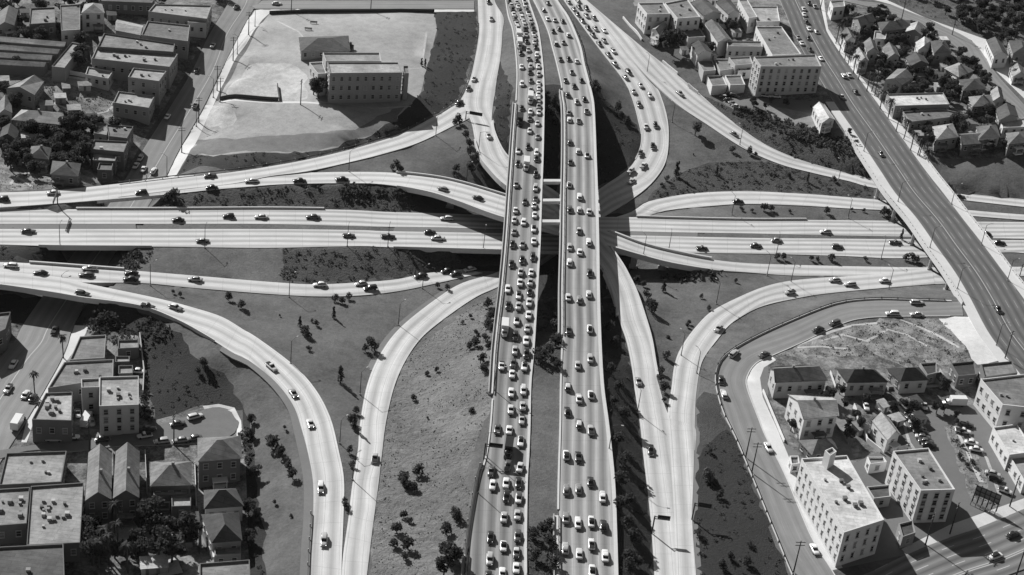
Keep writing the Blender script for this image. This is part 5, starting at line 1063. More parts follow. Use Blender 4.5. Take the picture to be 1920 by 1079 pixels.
T['right_deck'] = [(1061,919,'M'),(1085,917,'M'),(1109,904,'D'),(1125,932,'L'),(1062.5,972,'M'),(1082.5,981,'L'),(1106,979,'W'),(1128,986,'D'),(1060,1029,'P'),(1085,1039,'L'),(1108,1021.5,'L'),(1130,1043,'L'),(1108,1071,'W'),
 (1066,725,'D'),(1085,748,'P'),(1109,741,'W'),(1065,772,'D'),(1085,795,'M'),(1108,807,'L'),(1065,854,'W'),(1086,857,'D'),(1066.7,557.5,'L'),(1086.7,562,'M'),(1103,552,'L'),(1068,620,'D'),(1101.7,617.5,'W'),(1106,672.5,'L'),(1080,685,'P'),
 (1089,369,'L'),(1068,392.5,'D'),(1086.7,394,'L'),(1103,397.5,'L'),(1085,432.5,'M'),(1103,454,'L'),(1068,463,'L'),(1086,473,'L'),(1070,492.5,'L'),(1104,512,'D'),
 (1069,267,'M'),(1084,284,'P'),(1097.5,292,'W'),(1068,304,'M'),(1068,347,'L'),(1071,136,'L'),(1060,151,'D'),(1087,151,'D'),(1076.6,162,'D'),(1063,178,'D'),(1079.6,191,'L'),(1095,186,'D'),(1067.6,211.5,'M'),(1096.5,209,'L'),(1066,225,'L'),(1085,227,'P'),
 (1033,6,'D'),(1016,19,'D'),(1022,36,'L'),(1037,38,'P'),(1051,40,'D'),(1032,59,'D'),(1045,54,'D'),(1063,66,'L'),(1042,82,'D'),(1054,80,'M'),(1051,112,'D'),(1065,111,'D'),(1081,115,'P')]
T['loop_ramp'] = [(1066,4,'D'),(1085,2,'D'),(1075,17,'M'),(1087,14,'D'),(1101,17,'D'),(1084,26.5,'D'),(1101,30,'M'),(1115,34,'D'),(1093,38.5,'D'),(1104,52,'D'),(1117.6,54,'M'),(1134,58,'L'),(1113,65,'D'),(1125,81,'D'),(1134,76,'M'),(1151,95,'L'),(1142,101,'M'),(1154,118,'M'),(1180,134,'D'),(1170.6,143,'M'),(1202,160,'P'),(1185,170,'P'),(1219.6,179,'L'),(1199.6,194.6,'D'),(1212.5,237,'P'),(1230,235,'D'),(1225,273.6,'D'),(1202,287,'M'),(1207.7,311,'P'),(1183.6,322.5,'P'),(1186,339,'P')]
T['northeast_outer_ramp'] = [(1276,176,'M'),(1378,252,'D'),(1799,368.7,'D')]
T['overpass_ramp'] = [(5.6,374,'D'),(100.7,362,'L'),(265.6,361,'D'),(397.7,353,'D'),(473,339.5,'P'),(562.6,339.5,'D'),(642,337,'D'),(832,355,'M'),(897.7,372,'D')]
T['northwest_ramp'] = [(395,330,'D'),(922,36,'P'),(917,4,'D'),(889.6,148.5,'P'),(879.6,167,'D'),(862,195,'D')]
T['northwest_connector'] = [(917,255,'L')]
T['north_freeway_lanes'] = [(335,413,'D'),(429.6,406,'D'),(491,407,'P'),(588,407.6,'M'),(839,410,'P'),(1549,435,'L'),(1849,439,'D')]
T['south_freeway_lanes'] = [(54,434,'D'),(381,452,'D'),(655,442,'D'),(728.6,444,'D'),(807,436,'D'),(822,447,'L'),(1457,451,'M'),(1571,463,'D'),(1418,461,'D'),(1679.5,455,'M'),(1317,466,'D'),(1875,455.7,'D')]
T['west_ramp_join'] = [(21,498,'L'),(78,512.4,'D'),(169.6,504,'L'),(164,516,'D'),(248,513,'D'),(247,524.4,'D'),(367.6,524.4,'P'),(601.6,534.7,'L'),(678.6,532,'L'),(696,542,'D'),(790.7,518,'D'),(839,509,'D'),(856.6,514.7,'D'),(882,506,'L')]
T['southwest_ramp'] = [(156,551,'D'),(275,577,'D'),(331,577,'M'),(510.6,689,'P'),(551.7,738.5,'M'),(583.5,795,'L'),(603,915,'M'),(609,1014,'P')]
T['south_ramp'] = [(704,860,'L')]
T['northeast_low_ramp'] = [(1385,378,'D')]
T['southeast_ramp'] = [(1567,526,'P'),(1595.5,533.6,'P'),(1660,527,'L'),(1483,549,'P'),(1349,617,'P')]
T['northwest_connector'] += [(1198.7,716,'M'),(1222,845,'D')]
T['frontage_road'] = [(1721,568,'P'),(1675,589,'P'),(1721,590,'P'),(1567,606,'D'),(1536,619,'D'),(1378,664,'P'),(1435,666,'D'),(1353.5,713,'D'),(1358,739,'P'),(1447,840,'L'),(1529,1031,'L')]
T['viaduct'] = [(1508,17,'L'),(1509,28,'L'),(1513,41,'D'),(1518,55,'L'),(1532,60,'L'),(1529,13,'L'),(1518,7,'D'),(1517,72,'D'),(1540,110,'L'),(1583,143,'L'),(1593,142,'L'),(1605,173,'D'),(1580,182,'M'),(1520,93,'D'),(1653,289,'M'),(1487,70,'M'),(1488,81,'L'),(1873,581,'D')]
T['west_street'] = [(444,13,'D'),(400,86,'M'),(370,133,'D'),(367,197,'P'),(315,222,'L'),(252,298,'L'),(243,312,'L'),(270,318,'P'),(289,320,'L'),(26.4,684,'P'),(17,730,'P'),(50,741,'P'),(63,748,'D'),(36,795,'TL'),(104,620,'D')]
T['cul_de_sac'] = [(193,811,'D'),(272.5,818,'L'),(278,804.7,'D'),(304.5,830,'P'),(342,828,'M'),(366,822,'D'),(335,795,'D'),(368,782,'P'),(103,824,'P'),(136,820,'L')]
T['north_street'] = [(520,7.5,'L')]
T['southeast_street'] = [(1901,1004,'D'),(1867.5,1044,'W')]
T['hill_street'] = [(1826,124,'P'),(1655,12,'D')]
where = {'left_deck': 'the jammed deck', 'right_deck': 'the right elevated deck', 'loop_ramp': 'the loop ramp', 'northeast_outer_ramp': 'the outer upper right ramp', 'overpass_ramp': 'the overpass ramp', 'northwest_ramp': 'the upper left curving ramp', 'northwest_connector': 'the connector ramp under the decks', 'north_freeway_lanes': 'the far freeway carriageway', 'south_freeway_lanes': 'the near freeway carriageway', 'west_ramp_join': 'the lower left straight ramp', 'southwest_ramp': 'the big curving lower left ramp', 'south_ramp': 'the south ramp', 'northeast_low_ramp': 'the right ramp just above the freeway', 'southeast_ramp': 'the lower right curving ramp', 'frontage_road': 'the frontage road', 'viaduct': 'the dark viaduct street', 'west_street': 'the wide street at the left', 'cul_de_sac': 'the cul de sac', 'north_street': 'the school yard street', 'southeast_street': 'the street in the lower right corner', 'hill_street': 'the street on the east hill'}
DIR = {'left_deck': 1, 'right_deck': -1, 'loop_ramp': 1, 'overpass_ramp': -1, 'north_freeway_lanes': -1, 'south_freeway_lanes': 1, 'west_ramp_join': 1, 'southwest_ramp': 1, 'south_ramp': -1, 'northwest_ramp': 1, 'southeast_ramp': 1, 'west_street': 1, 'viaduct': -1}
BODY = {'L': ['white', 'white', 'cream', 'pale grey'], 'P': ['cream', 'pale grey', 'pale grey'], 'M': ['mid grey', 'mid grey', 'dark grey'], 'D': ['dark grey', 'black', 'black'], 'W': ['white']}
rc = random.Random(11)
def pick(t):
    if t[0] == 'T': return 'truck', ('white' if t == 'TL' else 'black'), ('white' if t == 'TL' else 'black')
    b = rc.choice(BODY[t]); top = b
    if t == 'W': top = 'black'
    elif rc.random() < 0.18: top = {'white': 'dark grey', 'cream': 'white', 'pale grey': 'white', 'mid grey': 'white', 'dark grey': 'cream', 'black': 'black'}[b]
    return rc.choice(['sedan', 'sedan', 'sedan', 'coupe', 'coupe', 'wagon', 'pickup']), b, top
vert = {'left_deck', 'right_deck', 'loop_ramp', 'viaduct', 'frontage_road', 'west_street', 'northwest_connector'}
stuff_v, stuff_f = [], []; ncars = 0
for rn, L_ in T.items():
    r = RD[rn]; rows_ = []
    for x, y, t in L_:
        near = int(np.argmin((r['px'][:, 0] - x) ** 2 + (r['px'][:, 1] - y) ** 2)); z = r['c'][near][2]
        s_ = 1.6 if y > 500 else 1.0
        p = at(x - s_, y - s_ * 0.6, z + 0.65); i = int(np.argmin(((r['c'][:, :2] - p[:2]) ** 2).sum(1)))
        i = min(max(i, 1), len(r['c']) - 2); d = r['c'][i + 1] - r['c'][i - 1]; z = r['c'][i][2]
        # position across the road, held on the paving
        u = (r['R'][i] - r['L'][i])[:2]; wd = np.linalg.norm(u); u /= wd; f = float((p[:2] - r['L'][i][:2]) @ u)
        if rn in ('left_deck', 'right_deck'):
            m_ = 1.25; f2 = min(max(f, m_), wd - m_)
            if rn == 'left_deck': k_ = round((wd - f2 - 1.96) / 3.42); fl = wd - 1.96 - 3.42 * max(0, k_); lane = k_
            else: k_ = round((f2 - 1.96) / 3.42); fl = 1.96 + 3.42 * max(0, k_); lane = k_
            f2 = min(max(0.75 * fl + 0.25 * f2, m_), wd - m_)
        else: f2 = min(max(f, 1.1), wd - 1.1) if rn != 'northwest_connector' else f; lane = 0
        p[:2] += u * (f2 - f); p[2] = z + 0.03
        dirn = DIR.get(rn, 1)
        if rn in ('west_street', 'viaduct', 'frontage_road', 'cul_de_sac', 'southeast_street'): dirn = 1 if (f2 < wd / 2) == (rn != 'viaduct' or True) else -1
        d = d * dirn; ang = math.atan2(d[1], d[0]) - math.pi / 2 + rc.uniform(-.02, .02)
        rows_.append((x, y, t, p, ang, lane))
    cnt = {}
    rows_.sort(key=lambda a: -a[1] if rn in vert else a[0])
    for x, y, t, p, ang, lane in rows_:
        k, b, tp = pick(t); cl = 'truck' if k == 'truck' else 'car'
        z = float(p[2])
        if rn in ('left_deck', 'right_deck'):
            ln = {0: 'the median lane', 1: 'the middle lane', 2: 'the outer lane', 3: 'the merging lane'}.get(max(0, lane), 'the merging lane')
            c_ = cnt.get((ln, cl), 0); cnt[(ln, cl)] = c_ + 1
            lab = '%s %s in %s of %s, %s from the bottom' % (b, k if k != 'truck' else 'box truck', ln.replace('the ', ''), where[rn].replace('the ', '', 1), ordinal(c_))
        else:
            c_ = cnt.get(cl, 0); cnt[cl] = c_ + 1
            lab = '%s %s on %s, %s from the %s' % (b, k if k != 'truck' else 'box truck', where[rn], ordinal(c_), 'bottom' if rn in vert else 'left')
        if rn == 'left_deck' and y < 78 and k != 'truck':     # the far jam, too many to tell apart
            ca, sa = math.cos(ang), math.sin(ang)
            if (k, b, tp) not in _pc: _pc[(k, b, tp)] = car_parts(k, b, tp)
            stuff_v.append((p, ang, (k, b, tp))); continue
        vehicle(p, ang, k, b, tp, lab, 'cars and trucks on ' + where[rn], small=y < 300); ncars += k != 'truck'
if stuff_v:     # one joined object
    mats = []; V = []; F = []; FM = []
    for p, ang, key in stuff_v:
        ca, sa = math.cos(ang), math.sin(ang)
        for pn, me in _pc[key]:
            if pn in ('headlight', 'pillars', 'bumper'): continue
            mt = me.materials[0]
            if mt not in mats: mats.append(mt)
            k0 = len(V)
            for v in me.vertices: V.append((p[0] + v.co.x * ca - v.co.y * sa, p[1] + v.co.x * sa + v.co.y * ca, p[2] + v.co.z))
            for pl in me.polygons: F.append(tuple(a + k0 for a in pl.vertices)); FM.append(mats.index(mt))
    o = mobj('distant_traffic', V, F, mats, fm=FM); tag(o, 'tightly packed distant cars where the jammed deck meets the top edge', 'traffic', kind='stuff')
# parked cars: picture position, heading as a picture direction
PK = [('in the apartment yard by the hedge', [(1360,186,'D',1,.1),(1366,191,'D',1,.15),(1373,197,'M',1,.2),(1380,203,'M',1,.2),(1396,206,'D',1,.2),(1376,182,'D',1,.2),(1436,183,'P',1,.1),(1455,184,'L',1,.1)]),
 ('in the lower right parking lot', [(1732,765,'L',.35,1),(1623,765,'P',.3,1),(1649,766,'P',.3,1),(1672,764,'L',.3,1),(1708,779,'D',1,.15),(1712,787,'L',1,.15),(1716,797,'P',1,.15),(1720,805,'D',1,.15),(1725,814,'D',1,.15),(1729,823,'P',1,.15),(1735,831,'M',1,.15),(1741,838,'D',1,.15),(1821,834,'L',1,.2),(1830,847,'L',1,.2),(1861,892,'P',1,.3),(1866,901,'D',1,.3),(1884,924,'L',1,.4),(1805,812,'L',1,.2),(1812,800,'D',1,.2)]),
 ('in the yard of the lower left flats', [(172,795,'P',.2,1),(146,779,'L',.1,1),(260,700,'L',1,0)]),
 ('between the houses on the east hill', [(1712,168,'L',.3,1),(1724,167,'P',.3,1),(1735,168,'L',.3,1),(1606,70,'L',1,.5),(1660,118,'L',1,.3)])]
for desc, L_ in PK:
    L_ = sorted(L_)
    for c_, (x, y, t, dx, dy) in enumerate(L_):
        p = gp(x, y); q2 = gp(x + dx * 6, y + dy * 6); ang = math.atan2(q2[1] - p[1], q2[0] - p[0]) - math.pi / 2
        p[2] = float(H(p[0], p[1])) + 0.08; k, b, tp = pick(t)
        vehicle(p, ang, k, b, tp, '%s %s parked %s, %s from the left' % (b, k, desc, ordinal(c_)), 'cars parked ' + desc, small=y < 300); ncars += 1
vehicle(gp(1788, 760), R(100), 'truck', 'white', 'white', 'white box truck parked under the trees of the lower right lot', 'cars parked in the lower right parking lot')
vehicle(gp(164, 792), R(0), 'truck', 'white', 'white', 'white roofed delivery truck beside the corner store at the cul de sac', 'trucks in the lower left blocks')
print('CARS', ncars, 'stuff', len(stuff_v))
# ================================================================ vegetation
def leaf_mat(name, lo, hi):
    m, nt, b = new_mat(name); oi = nt.nodes.new('ShaderNodeObjectInfo')
    v = mth(nt, 'ADD', mth(nt, 'MULTIPLY', noise(nt, 0.9, 3), hi - lo), lo); finish(nt, b, v, 0.8)
    tr_ = nt.nodes.new('ShaderNodeBsdfTranslucent'); mx = nt.nodes.new('ShaderNodeMixShader'); mx.inputs[0].default_value = 0.42; nt.links.new(nt.nodes['Combine Color'].outputs[0], tr_.inputs[0])
    nt.links.new(b.outputs[0], mx.inputs[1]); nt.links.new(tr_.outputs[0], mx.inputs[2]); nt.links.new(mx.outputs[0], nt.nodes['Material Output'].inputs['Surface']); return m
M['leaf'] = leaf_mat('dark_foliage', 0.03, 0.12); M['leafl'] = leaf_mat('pale_foliage', 0.07, 0.22); M['bark'] = plain('bark', 0.08, 0.9)
def leaves(mb, c, r, n, s, rr):
    for _ in range(n):
        d = Vector((rr.gauss(0, 1), rr.gauss(0, 1), rr.gauss(0, 1))); d.normalize(); k = rr.uniform(0.35, 1.0) ** 0.5
        p = Vector(c) + Vector((d.x * r[0], d.y * r[1], d.z * r[2])) * k
        a = Vector((rr.gauss(0, 1), rr.gauss(0, 1), rr.gauss(0, 1))).normalized(); b = a.cross(Vector((rr.gauss(0, 1), rr.gauss(0, 1), rr.gauss(0, 1)))).normalized()
        w = s * rr.uniform(.6, 1.3); mb.add([p - a * w, p - b * w * .7, p + a * w, p + b * w * .7], [(0, 1, 2, 3)])
def tree_meshes(kind, seed):
    rr = random.Random(seed); cr_ = MB(); tr = MB()
    if kind == 'broadleaf':
        tr.bar((0, 0, -.3), (0.1, 0, 2.6), .28, 7, .18)
        for _ in range(9):
            a = rr.uniform(0, 6.28); q = Vector((math.cos(a) * rr.uniform(.6, 2.1), math.sin(a) * rr.uniform(.6, 2.1), rr.uniform(2.6, 5.2))); tr.bar((0.1, 0, 1.9), q, .12, 5, .04); leaves(cr_, q, (1.35, 1.35, 1.05), 95, .38, rr)
    elif kind == 'shrub':
        tr.bar((0, 0, -.2), (0, 0, .7), .1, 5, .05)
        for _ in range(6):
            a = rr.uniform(0, 6.28); q = Vector((math.cos(a) * rr.uniform(.1, .7), math.sin(a) * rr.uniform(.1, .7), rr.uniform(.5, 1.6))); tr.bar((0, 0, .3), q, .05, 4, .02); leaves(cr_, q, (.55, .55, .5), 40, .2, rr)
    elif kind == 'cypress':
        tr.bar((0, 0, -.2), (0, 0, 3.5), .14, 6, .04)
        for i in range(10):
            z = .6 + i * .42; w = (1.05 - i * .09) ; a = rr.uniform(0, 6.28); leaves(cr_, (math.cos(a) * .25, math.sin(a) * .25, z), (w * .75, w * .75, .5), 42, .24, rr)
    else:   # palm
        h = 8.5; pts = [Vector((0, 0, -.3)), Vector((.15, .05, 3)), Vector((.1, .2, 6)), Vector((.2, .1, h))]
        for a, b in zip(pts, pts[1:]): tr.bar(a, b, .24, 7, .2)
        for i in range(34):
            a = rr.uniform(0, 6.28); up = rr.uniform(-.5, .9); L = rr.uniform(1.7, 2.3); p0 = pts[-1]
            d = Vector((math.cos(a), math.sin(a), 0)); side = Vector((-d.y, d.x, 0)); prev = p0
            for k in range(4):
                t = (k + 1) / 4; q = p0 + d * L * t * (1 - .1 * t) + Vector((0, 0, up * t * L * .7 - 1.3 * t * t)); w = .32 * (1 - t * .7); w0 = .32 * (1 - (k / 4) * .7)
                cr_.add([prev - side * w0 + Vector((0, 0, -.12)), prev, q, q - side * w + Vector((0, 0, -.12))], [(0, 1, 2, 3)]); cr_.add([prev, prev + side * w0 + Vector((0, 0, -.12)), q + side * w + Vector((0, 0, -.12)), q], [(0, 1, 2, 3)]); prev = q
    return cr_, tr
TM = {}
def tmesh(kind, var, lm):
    k = (kind, var, lm)
    if k not in TM:
        c_, t_ = tree_meshes(kind, hash(kind) % 7 + var * 13 if False else var * 13 + len(kind))
        a = bpy.data.meshes.new('crown'); a.from_pydata([tuple(v) for v in c_.v], [], c_.f); a.materials.append(M[lm])
        b = bpy.data.meshes.new('trunk'); b.from_pydata([tuple(v) for v in t_.v], [], t_.f); b.materials.append(M['bark']); TM[k] = (a, b)
    return TM[k]
rt = random.Random(5)
def tree(x, y, kind, s, label, group, lm='leaf', p=None, sz=None):
    a, b = tmesh(kind, rt.randrange(3), lm); p = gp(x, y) if p is None else p
    root = empty({'broadleaf': 'tree', 'shrub': 'shrub', 'cypress': 'conifer', 'palm': 'palm_tree'}[kind], tuple(p), rt.uniform(0, 6.28), label, {'broadleaf': 'tree', 'shrub': 'shrub', 'cypress': 'tree', 'palm': 'palm tree'}[kind], group)
    root.scale = (s * rt.uniform(.9, 1.1), s * rt.uniform(.9, 1.1), (sz or s) * rt.uniform(.92, 1.1))
    for nm, me in (('crown', a), ('trunk', b)):
        o = bpy.data.objects.new(nm, me); C.objects.link(o); o.parent = root
KN = {'broadleaf': 'bushy tree', 'shrub': 'dark shrub', 'cypress': 'small upright tree', 'palm': 'palm tree'}
VG = [
 ('on the lower left lawn', [(428,564,'s',1.5),(452,578,'s',1.6),(324,551,'s',.7),(338,556,'s',.8),(628,565,'s',1.1),(642,569,'s',1.3),(653,561,'s',1.1),(562,612,'c',.9),(572,628,'s',1.5),(578,634,'s',1.2),(625,597,'c',.9),(594,611,'s',1.0),(579,658,'s',.8),(697,658,'s',2.0),(685,659,'s',1.3),(638,718,'c',1.3),(663,806,'c',1.1),(661,795,'s',1.5),(668,775,'s',1.2),(649,953,'s',1.0),(655,850,'s',1.1),(660,875,'s',.9),(645,945,'s',.9),(820,539,'s',1.0),(839,543,'s',1.1),(585,605,'s',.6),(525,594,'s',.4)]),
 ('left of the big curving ramp', [(510,842,'s',2.0),(527,855,'s',1.6),(549,898,'s',1.5),(540,880,'s',1.2),(505,828,'s',1.0),(515,945,'s',.6),(380,690,'s',1.6),(533,805,'s',.6),(372,700,'s',1.0),(545,970,'s',.6)]),
 ('on the dry grass slope', [(914,577,'s',1.8),(917,600,'s',1.9),(881,597,'s',.8),(867,607,'s',.6),(912,615,'s',1.7),(889,650,'s',1.8),(901,680,'s',1.6),(915,655,'s',1.3),(905,700,'s',1.6),(819,698,'s',.9),(801,706,'s',.9),(776,751,'s',1.1),(883,776,'s',1.0),(801,787,'s',.5),(757,904,'s',1.7),(782,893,'s',1.7),(776,920,'s',1.4),(757,916,'s',1.4),(768,917,'s',1.2),(743,1001,'s',1.8),(757,973,'s',1.2),(768,981,'s',.9),(738,1026,'s',1.4),(765,1032,'s',1.9),(757,1051,'s',1.2),(835,1002,'s',1.9),(857,977,'s',1.5),(850,968,'s',1.2),(845,1062,'b',1.1),(836,1048,'b',.8),(832,1080,'b',.9),(880,655,'s',1.2),(893,630,'s',1.0),(910,640,'s',1.2),(920,620,'s',1.2),(925,590,'s',1.1)]),
 ('on the lower right lawn', [(1221,585,'s',2.0),(1212,560,'s',1.3),(1291,608,'s',.8),(1252,637,'s',.8),(1249,673,'s',1.3),(1246,735,'s',1.6),(1240,715,'s',1.2),(1192,530,'s',1.4),(1206,539,'s',1.2),(1243,548,'c',1.1),(1217,578,'s',1.8),(1314,560,'s',.8),(1328,582,'s',.8),(1289,614,'s',.8),(1378,530,'s',.8),(1238,700,'s',1.1),(1244,755,'s',.9)]),
 ('on the upper right lawn', [(1373,286,'s',1.3),(1405,290,'s',1.5),(1417,293,'s',.9),(1300,292,'s',.4),(1343,329,'c',.9),(1267,333,'c',1.4),(1250,339,'s',1.0),(1480,334,'s',1.0),(1513,342,'c',.9),(1563,342,'s',1.1),(1240,350,'s',.8),(1445,330,'s',.6)]),
 ('on the right freeway strips', [(1432,397,'s',1.7),(1446,396,'s',1.3),(1481,400,'s',.7),(1550,401,'s',1.5),(1597,396,'s',.7),(1618,398,'s',.8),(1657,404,'s',2.0),(1665,406,'s',1.4),(1457,487,'s',1.3),(1468,487,'s',1.3),(1520,490,'s',1.1),(1533,491,'s',.9),(1556,489,'s',1.5),(1622,490,'s',.9),(1697,489,'s',1.5),(1710,491,'s',1.5),(1720,492,'s',1.2),(1689,449,'c',.9),(1390,396,'s',.9),(1410,398,'s',.7)]),
 ('on the upper left lawn', [(861,233,'s',2.0),(852,236,'s',1.4),(874,260,'s',1.7),(880,275,'s',1.5),(854,322,'s',1.5),(884,323,'s',2.0),(893,300,'s',1.4),(744,320,'s',1.8),(752,322,'s',1.2),(735,318,'s',1.0),(896,318,'s',1.2),(322,378,'s',2.4),(312,380,'s',1.7),(878,290,'s',1.3),(850,330,'s',1.0)]),
 ('on the dark slope beside the right deck', [(1113,165,'s',1.7),(1159,209,'s',1.9),(1174,232,'s',1.6),(1120,175,'s',1.4),(1165,220,'s',1.3),(1140,620,'s',1.6),(1150,650,'s',1.7),(1146,700,'s',1.8),(1160,735,'s',1.8),(1152,760,'s',1.6),(1168,790,'s',2.2),(1158,830,'s',1.8),(1172,870,'s',2.0),(1165,910,'s',2.1),(1180,950,'s',2.1),(1172,990,'s',2.0),(1190,1020,'s',2.2),(1178,1055,'s',2.0),(1145,590,'s',1.5),(1182,1075,'s',1.9),(1195,1062,'s',1.6),(1160,950,'s',1.7)]),
 ('in the median between the two decks', [(1045,625,'s',2.3),(1040,650,'s',2.4),(1028,665,'s',1.9),(1015,678,'s',2.0),(1008,670,'s',1.6),(1046,690,'s',1.5),(1035,605,'s',1.7),(1030,580,'s',1.6),(1000,1010,'s',1.7),(1015,1002,'s',1.8),(1030,1030,'s',1.9),(1005,1050,'s',1.7),(1035,1065,'s',1.7),(1030,990,'s',1.5),(1038,195,'s',1.8),(1030,215,'s',1.7),(1040,235,'s',1.5),(1025,180,'s',1.3)]),
 ('around the school', [(597,185,'b',1.35),(612,178,'b',1.1),(588,178,'b',1.0),(790,124,'c',.8),(797,125,'c',.7),(655,93,'s',1.5)]),
 ('on the dark bank above the frontage road', [(1330,903,'s',1.3),(1323,898,'s',1.6),(1340,910,'s',1.1),(1348,935,'s',1.2),(1400,1062,'s',1.4),(1370,1050,'s',1.2),(1405,1025,'s',.8),(1308,1005,'s',1.2),(1330,850,'s',1.0),(1355,1070,'s',1.4)]),
]
for desc, L_ in VG:
    L_ = sorted(L_); cn = {}
    for x, y, k, s in L_:
        kd = {'s': 'shrub', 'c': 'cypress', 'b': 'broadleaf'}[k]; i = cn.get(kd, 0); cn[kd] = i + 1
        tree(x, y, kd, s * (1.0 if kd != 'shrub' else 1.08), '%s %s, %s from the left' % (KN[kd], desc, ordinal(i)), 'shrubs and trees ' + desc)
tree(1303, 254, 'broadleaf', 1.0, 'pale leafed bushy tree alone on the lawn beside the loop ramp', None, 'leafl')
tree(1328, 905, 'shrub', 2.0, 'pale feathery shrub on the dark bank above the frontage road', None, 'leafl')
tree(1260, 105, 'broadleaf', 2.1, 'largest dark leafy tree in front of the upper right flats', None)
# palms
PL = [('along the lower left street', [(119,671),(65.3,738),(75,795)], .85), ('in the gardens at the lower left', [(195,1040),(222,1030),(185,1065),(240,1075),(215,1000),(205,1060)], 1.1),
 ('beside the east viaduct sidewalk', [(1567,82),(1574,98),(1590,122),(1584,112),(1625,172),(1634,172),(1694,262),(1718,300),(1722,302),(1609,150),(1640,180),(1577,70),(1650,205),(1665,222),(1600,138),(1735,318),(1706,285)], 1.0),
 ('near the hill street at the right edge', [(1891,147),(1905,70),(1860,88)], .8)]
for desc, L_, s in PL:
    for i, (x, y) in enumerate(sorted(L_)): tree(x, y, 'palm', s, 'palm tree %s, %s from the left' % (desc, ordinal(i)), 'palm trees ' + desc)
# garden trees among the houses
foot_c = [(f.mean(0), f) for f in FOOT]
rc_all = np.concatenate([np.column_stack([r['c'][:, :2], r['w'] / 2]) for r in RD.values()])
def garden(desc, poly, n, kind, smin, smax, seed, lm='leaf'):
    rr = random.Random(seed); P = np.array([(a, b) for a, b in poly], float); out = []; tries = 0
    while len(out) < n and tries < n * 60:
        tries += 1; x = rr.uniform(P[:, 0].min(), P[:, 0].max()); y = rr.uniform(P[:, 1].min(), P[:, 1].max())
        if not inpoly(np.array([[x, y]]), P)[0]: continue
        p = gp(x, y); s = rr.uniform(smin, smax); rad = {'broadleaf': 2.2, 'shrub': .9, 'cypress': .9}[kind] * s * .6
        if any(np.linalg.norm(c - p[:2]) < 40 and inpoly(np.array([p[:2]]), c + (f - c) * (1 + rad / 8))[0] for c, f in foot_c): continue
        if (np.hypot(rc_all[:, 0] - p[0], rc_all[:, 1] - p[1]) < rc_all[:, 2] + rad + .5).any(): continue
        if any(abs(x - a) + abs(y - b) < 7 * s for a, b, *_ in out): continue
        out.append((x, y, s, p))
    out.sort()
    for i, (x, y, s, p) in enumerate(out): tree(x, y, kind, s, '%s %s, %s from the left' % ('pale leafed tree' if lm == 'leafl' else KN[kind], desc, ordinal(i)), '%s trees %s' % (kind, desc), lm, p)
garden('among the upper left houses', [(0,20),(180,20),(165,130),(60,140),(0,135)], 22, 'broadleaf', .7, 1.25, 1)
garden('in the dark gully of the left blocks', [(60,232),(240,236),(185,320),(60,338),(0,330),(0,180),(40,180)], 46, 'broadleaf', .9, 1.3, 2)
garden('among the upper east hill houses', [(1560,10),(1740,60),(1850,130),(1610,130)], 50, 'broadleaf', .6, 1.05, 3)
garden('among the lower east hill houses', [(1610,130),(1850,130),(1900,170),(1920,290),(1740,285)], 60, 'broadleaf', .6, 1.05, 33)
garden('scattered among the east hill houses', [(1560,10),(1740,60),(1900,170),(1920,290),(1740,285),(1620,150)], 20, 'broadleaf', .45, .8, 13, 'leafl')
garden('between the upper right flats', [(1200,30),(1300,40),(1410,60),(1420,110),(1360,112),(1300,110),(1240,90)], 14, 'broadleaf', .6, 1.0, 4)
garden('along the hedge below the garages', [(1360,180),(1520,195),(1600,250),(1580,262),(1460,212),(1370,200)], 8, 'broadleaf', .4, .65, 5)
garden('in the lower left gardens', [(160,940),(290,950),(370,960),(375,1079),(120,1079)], 15, 'broadleaf', .9, 1.4, 6)
garden('on the edge of the lower left ivy', [(455,780),(475,790),(500,1079),(470,1079)], 9, 'broadleaf', .4, .7, 7)
garden('around the lower right houses', [(1440,720),(1560,720),(1780,700),(1830,760),(1800,830),(1600,840),(1490,850)], 26, 'broadleaf', .45, .8, 8)
garden('in the lower right lot', [(1765,780),(1800,780),(1850,940),(1825,930)], 7, 'shrub', .8, 1.2, 9)
garden('on the wooded upper right hillside', [(1700,-10),(1918,-10),(1918,110),(1800,50)], 58, 'broadleaf', .7, 1.2, 10)
garden('near the top edge of the upper left blocks', [(0,-5),(440,-5),(420,10),(0,16)], 16, 'broadleaf', .7, 1.1, 12)
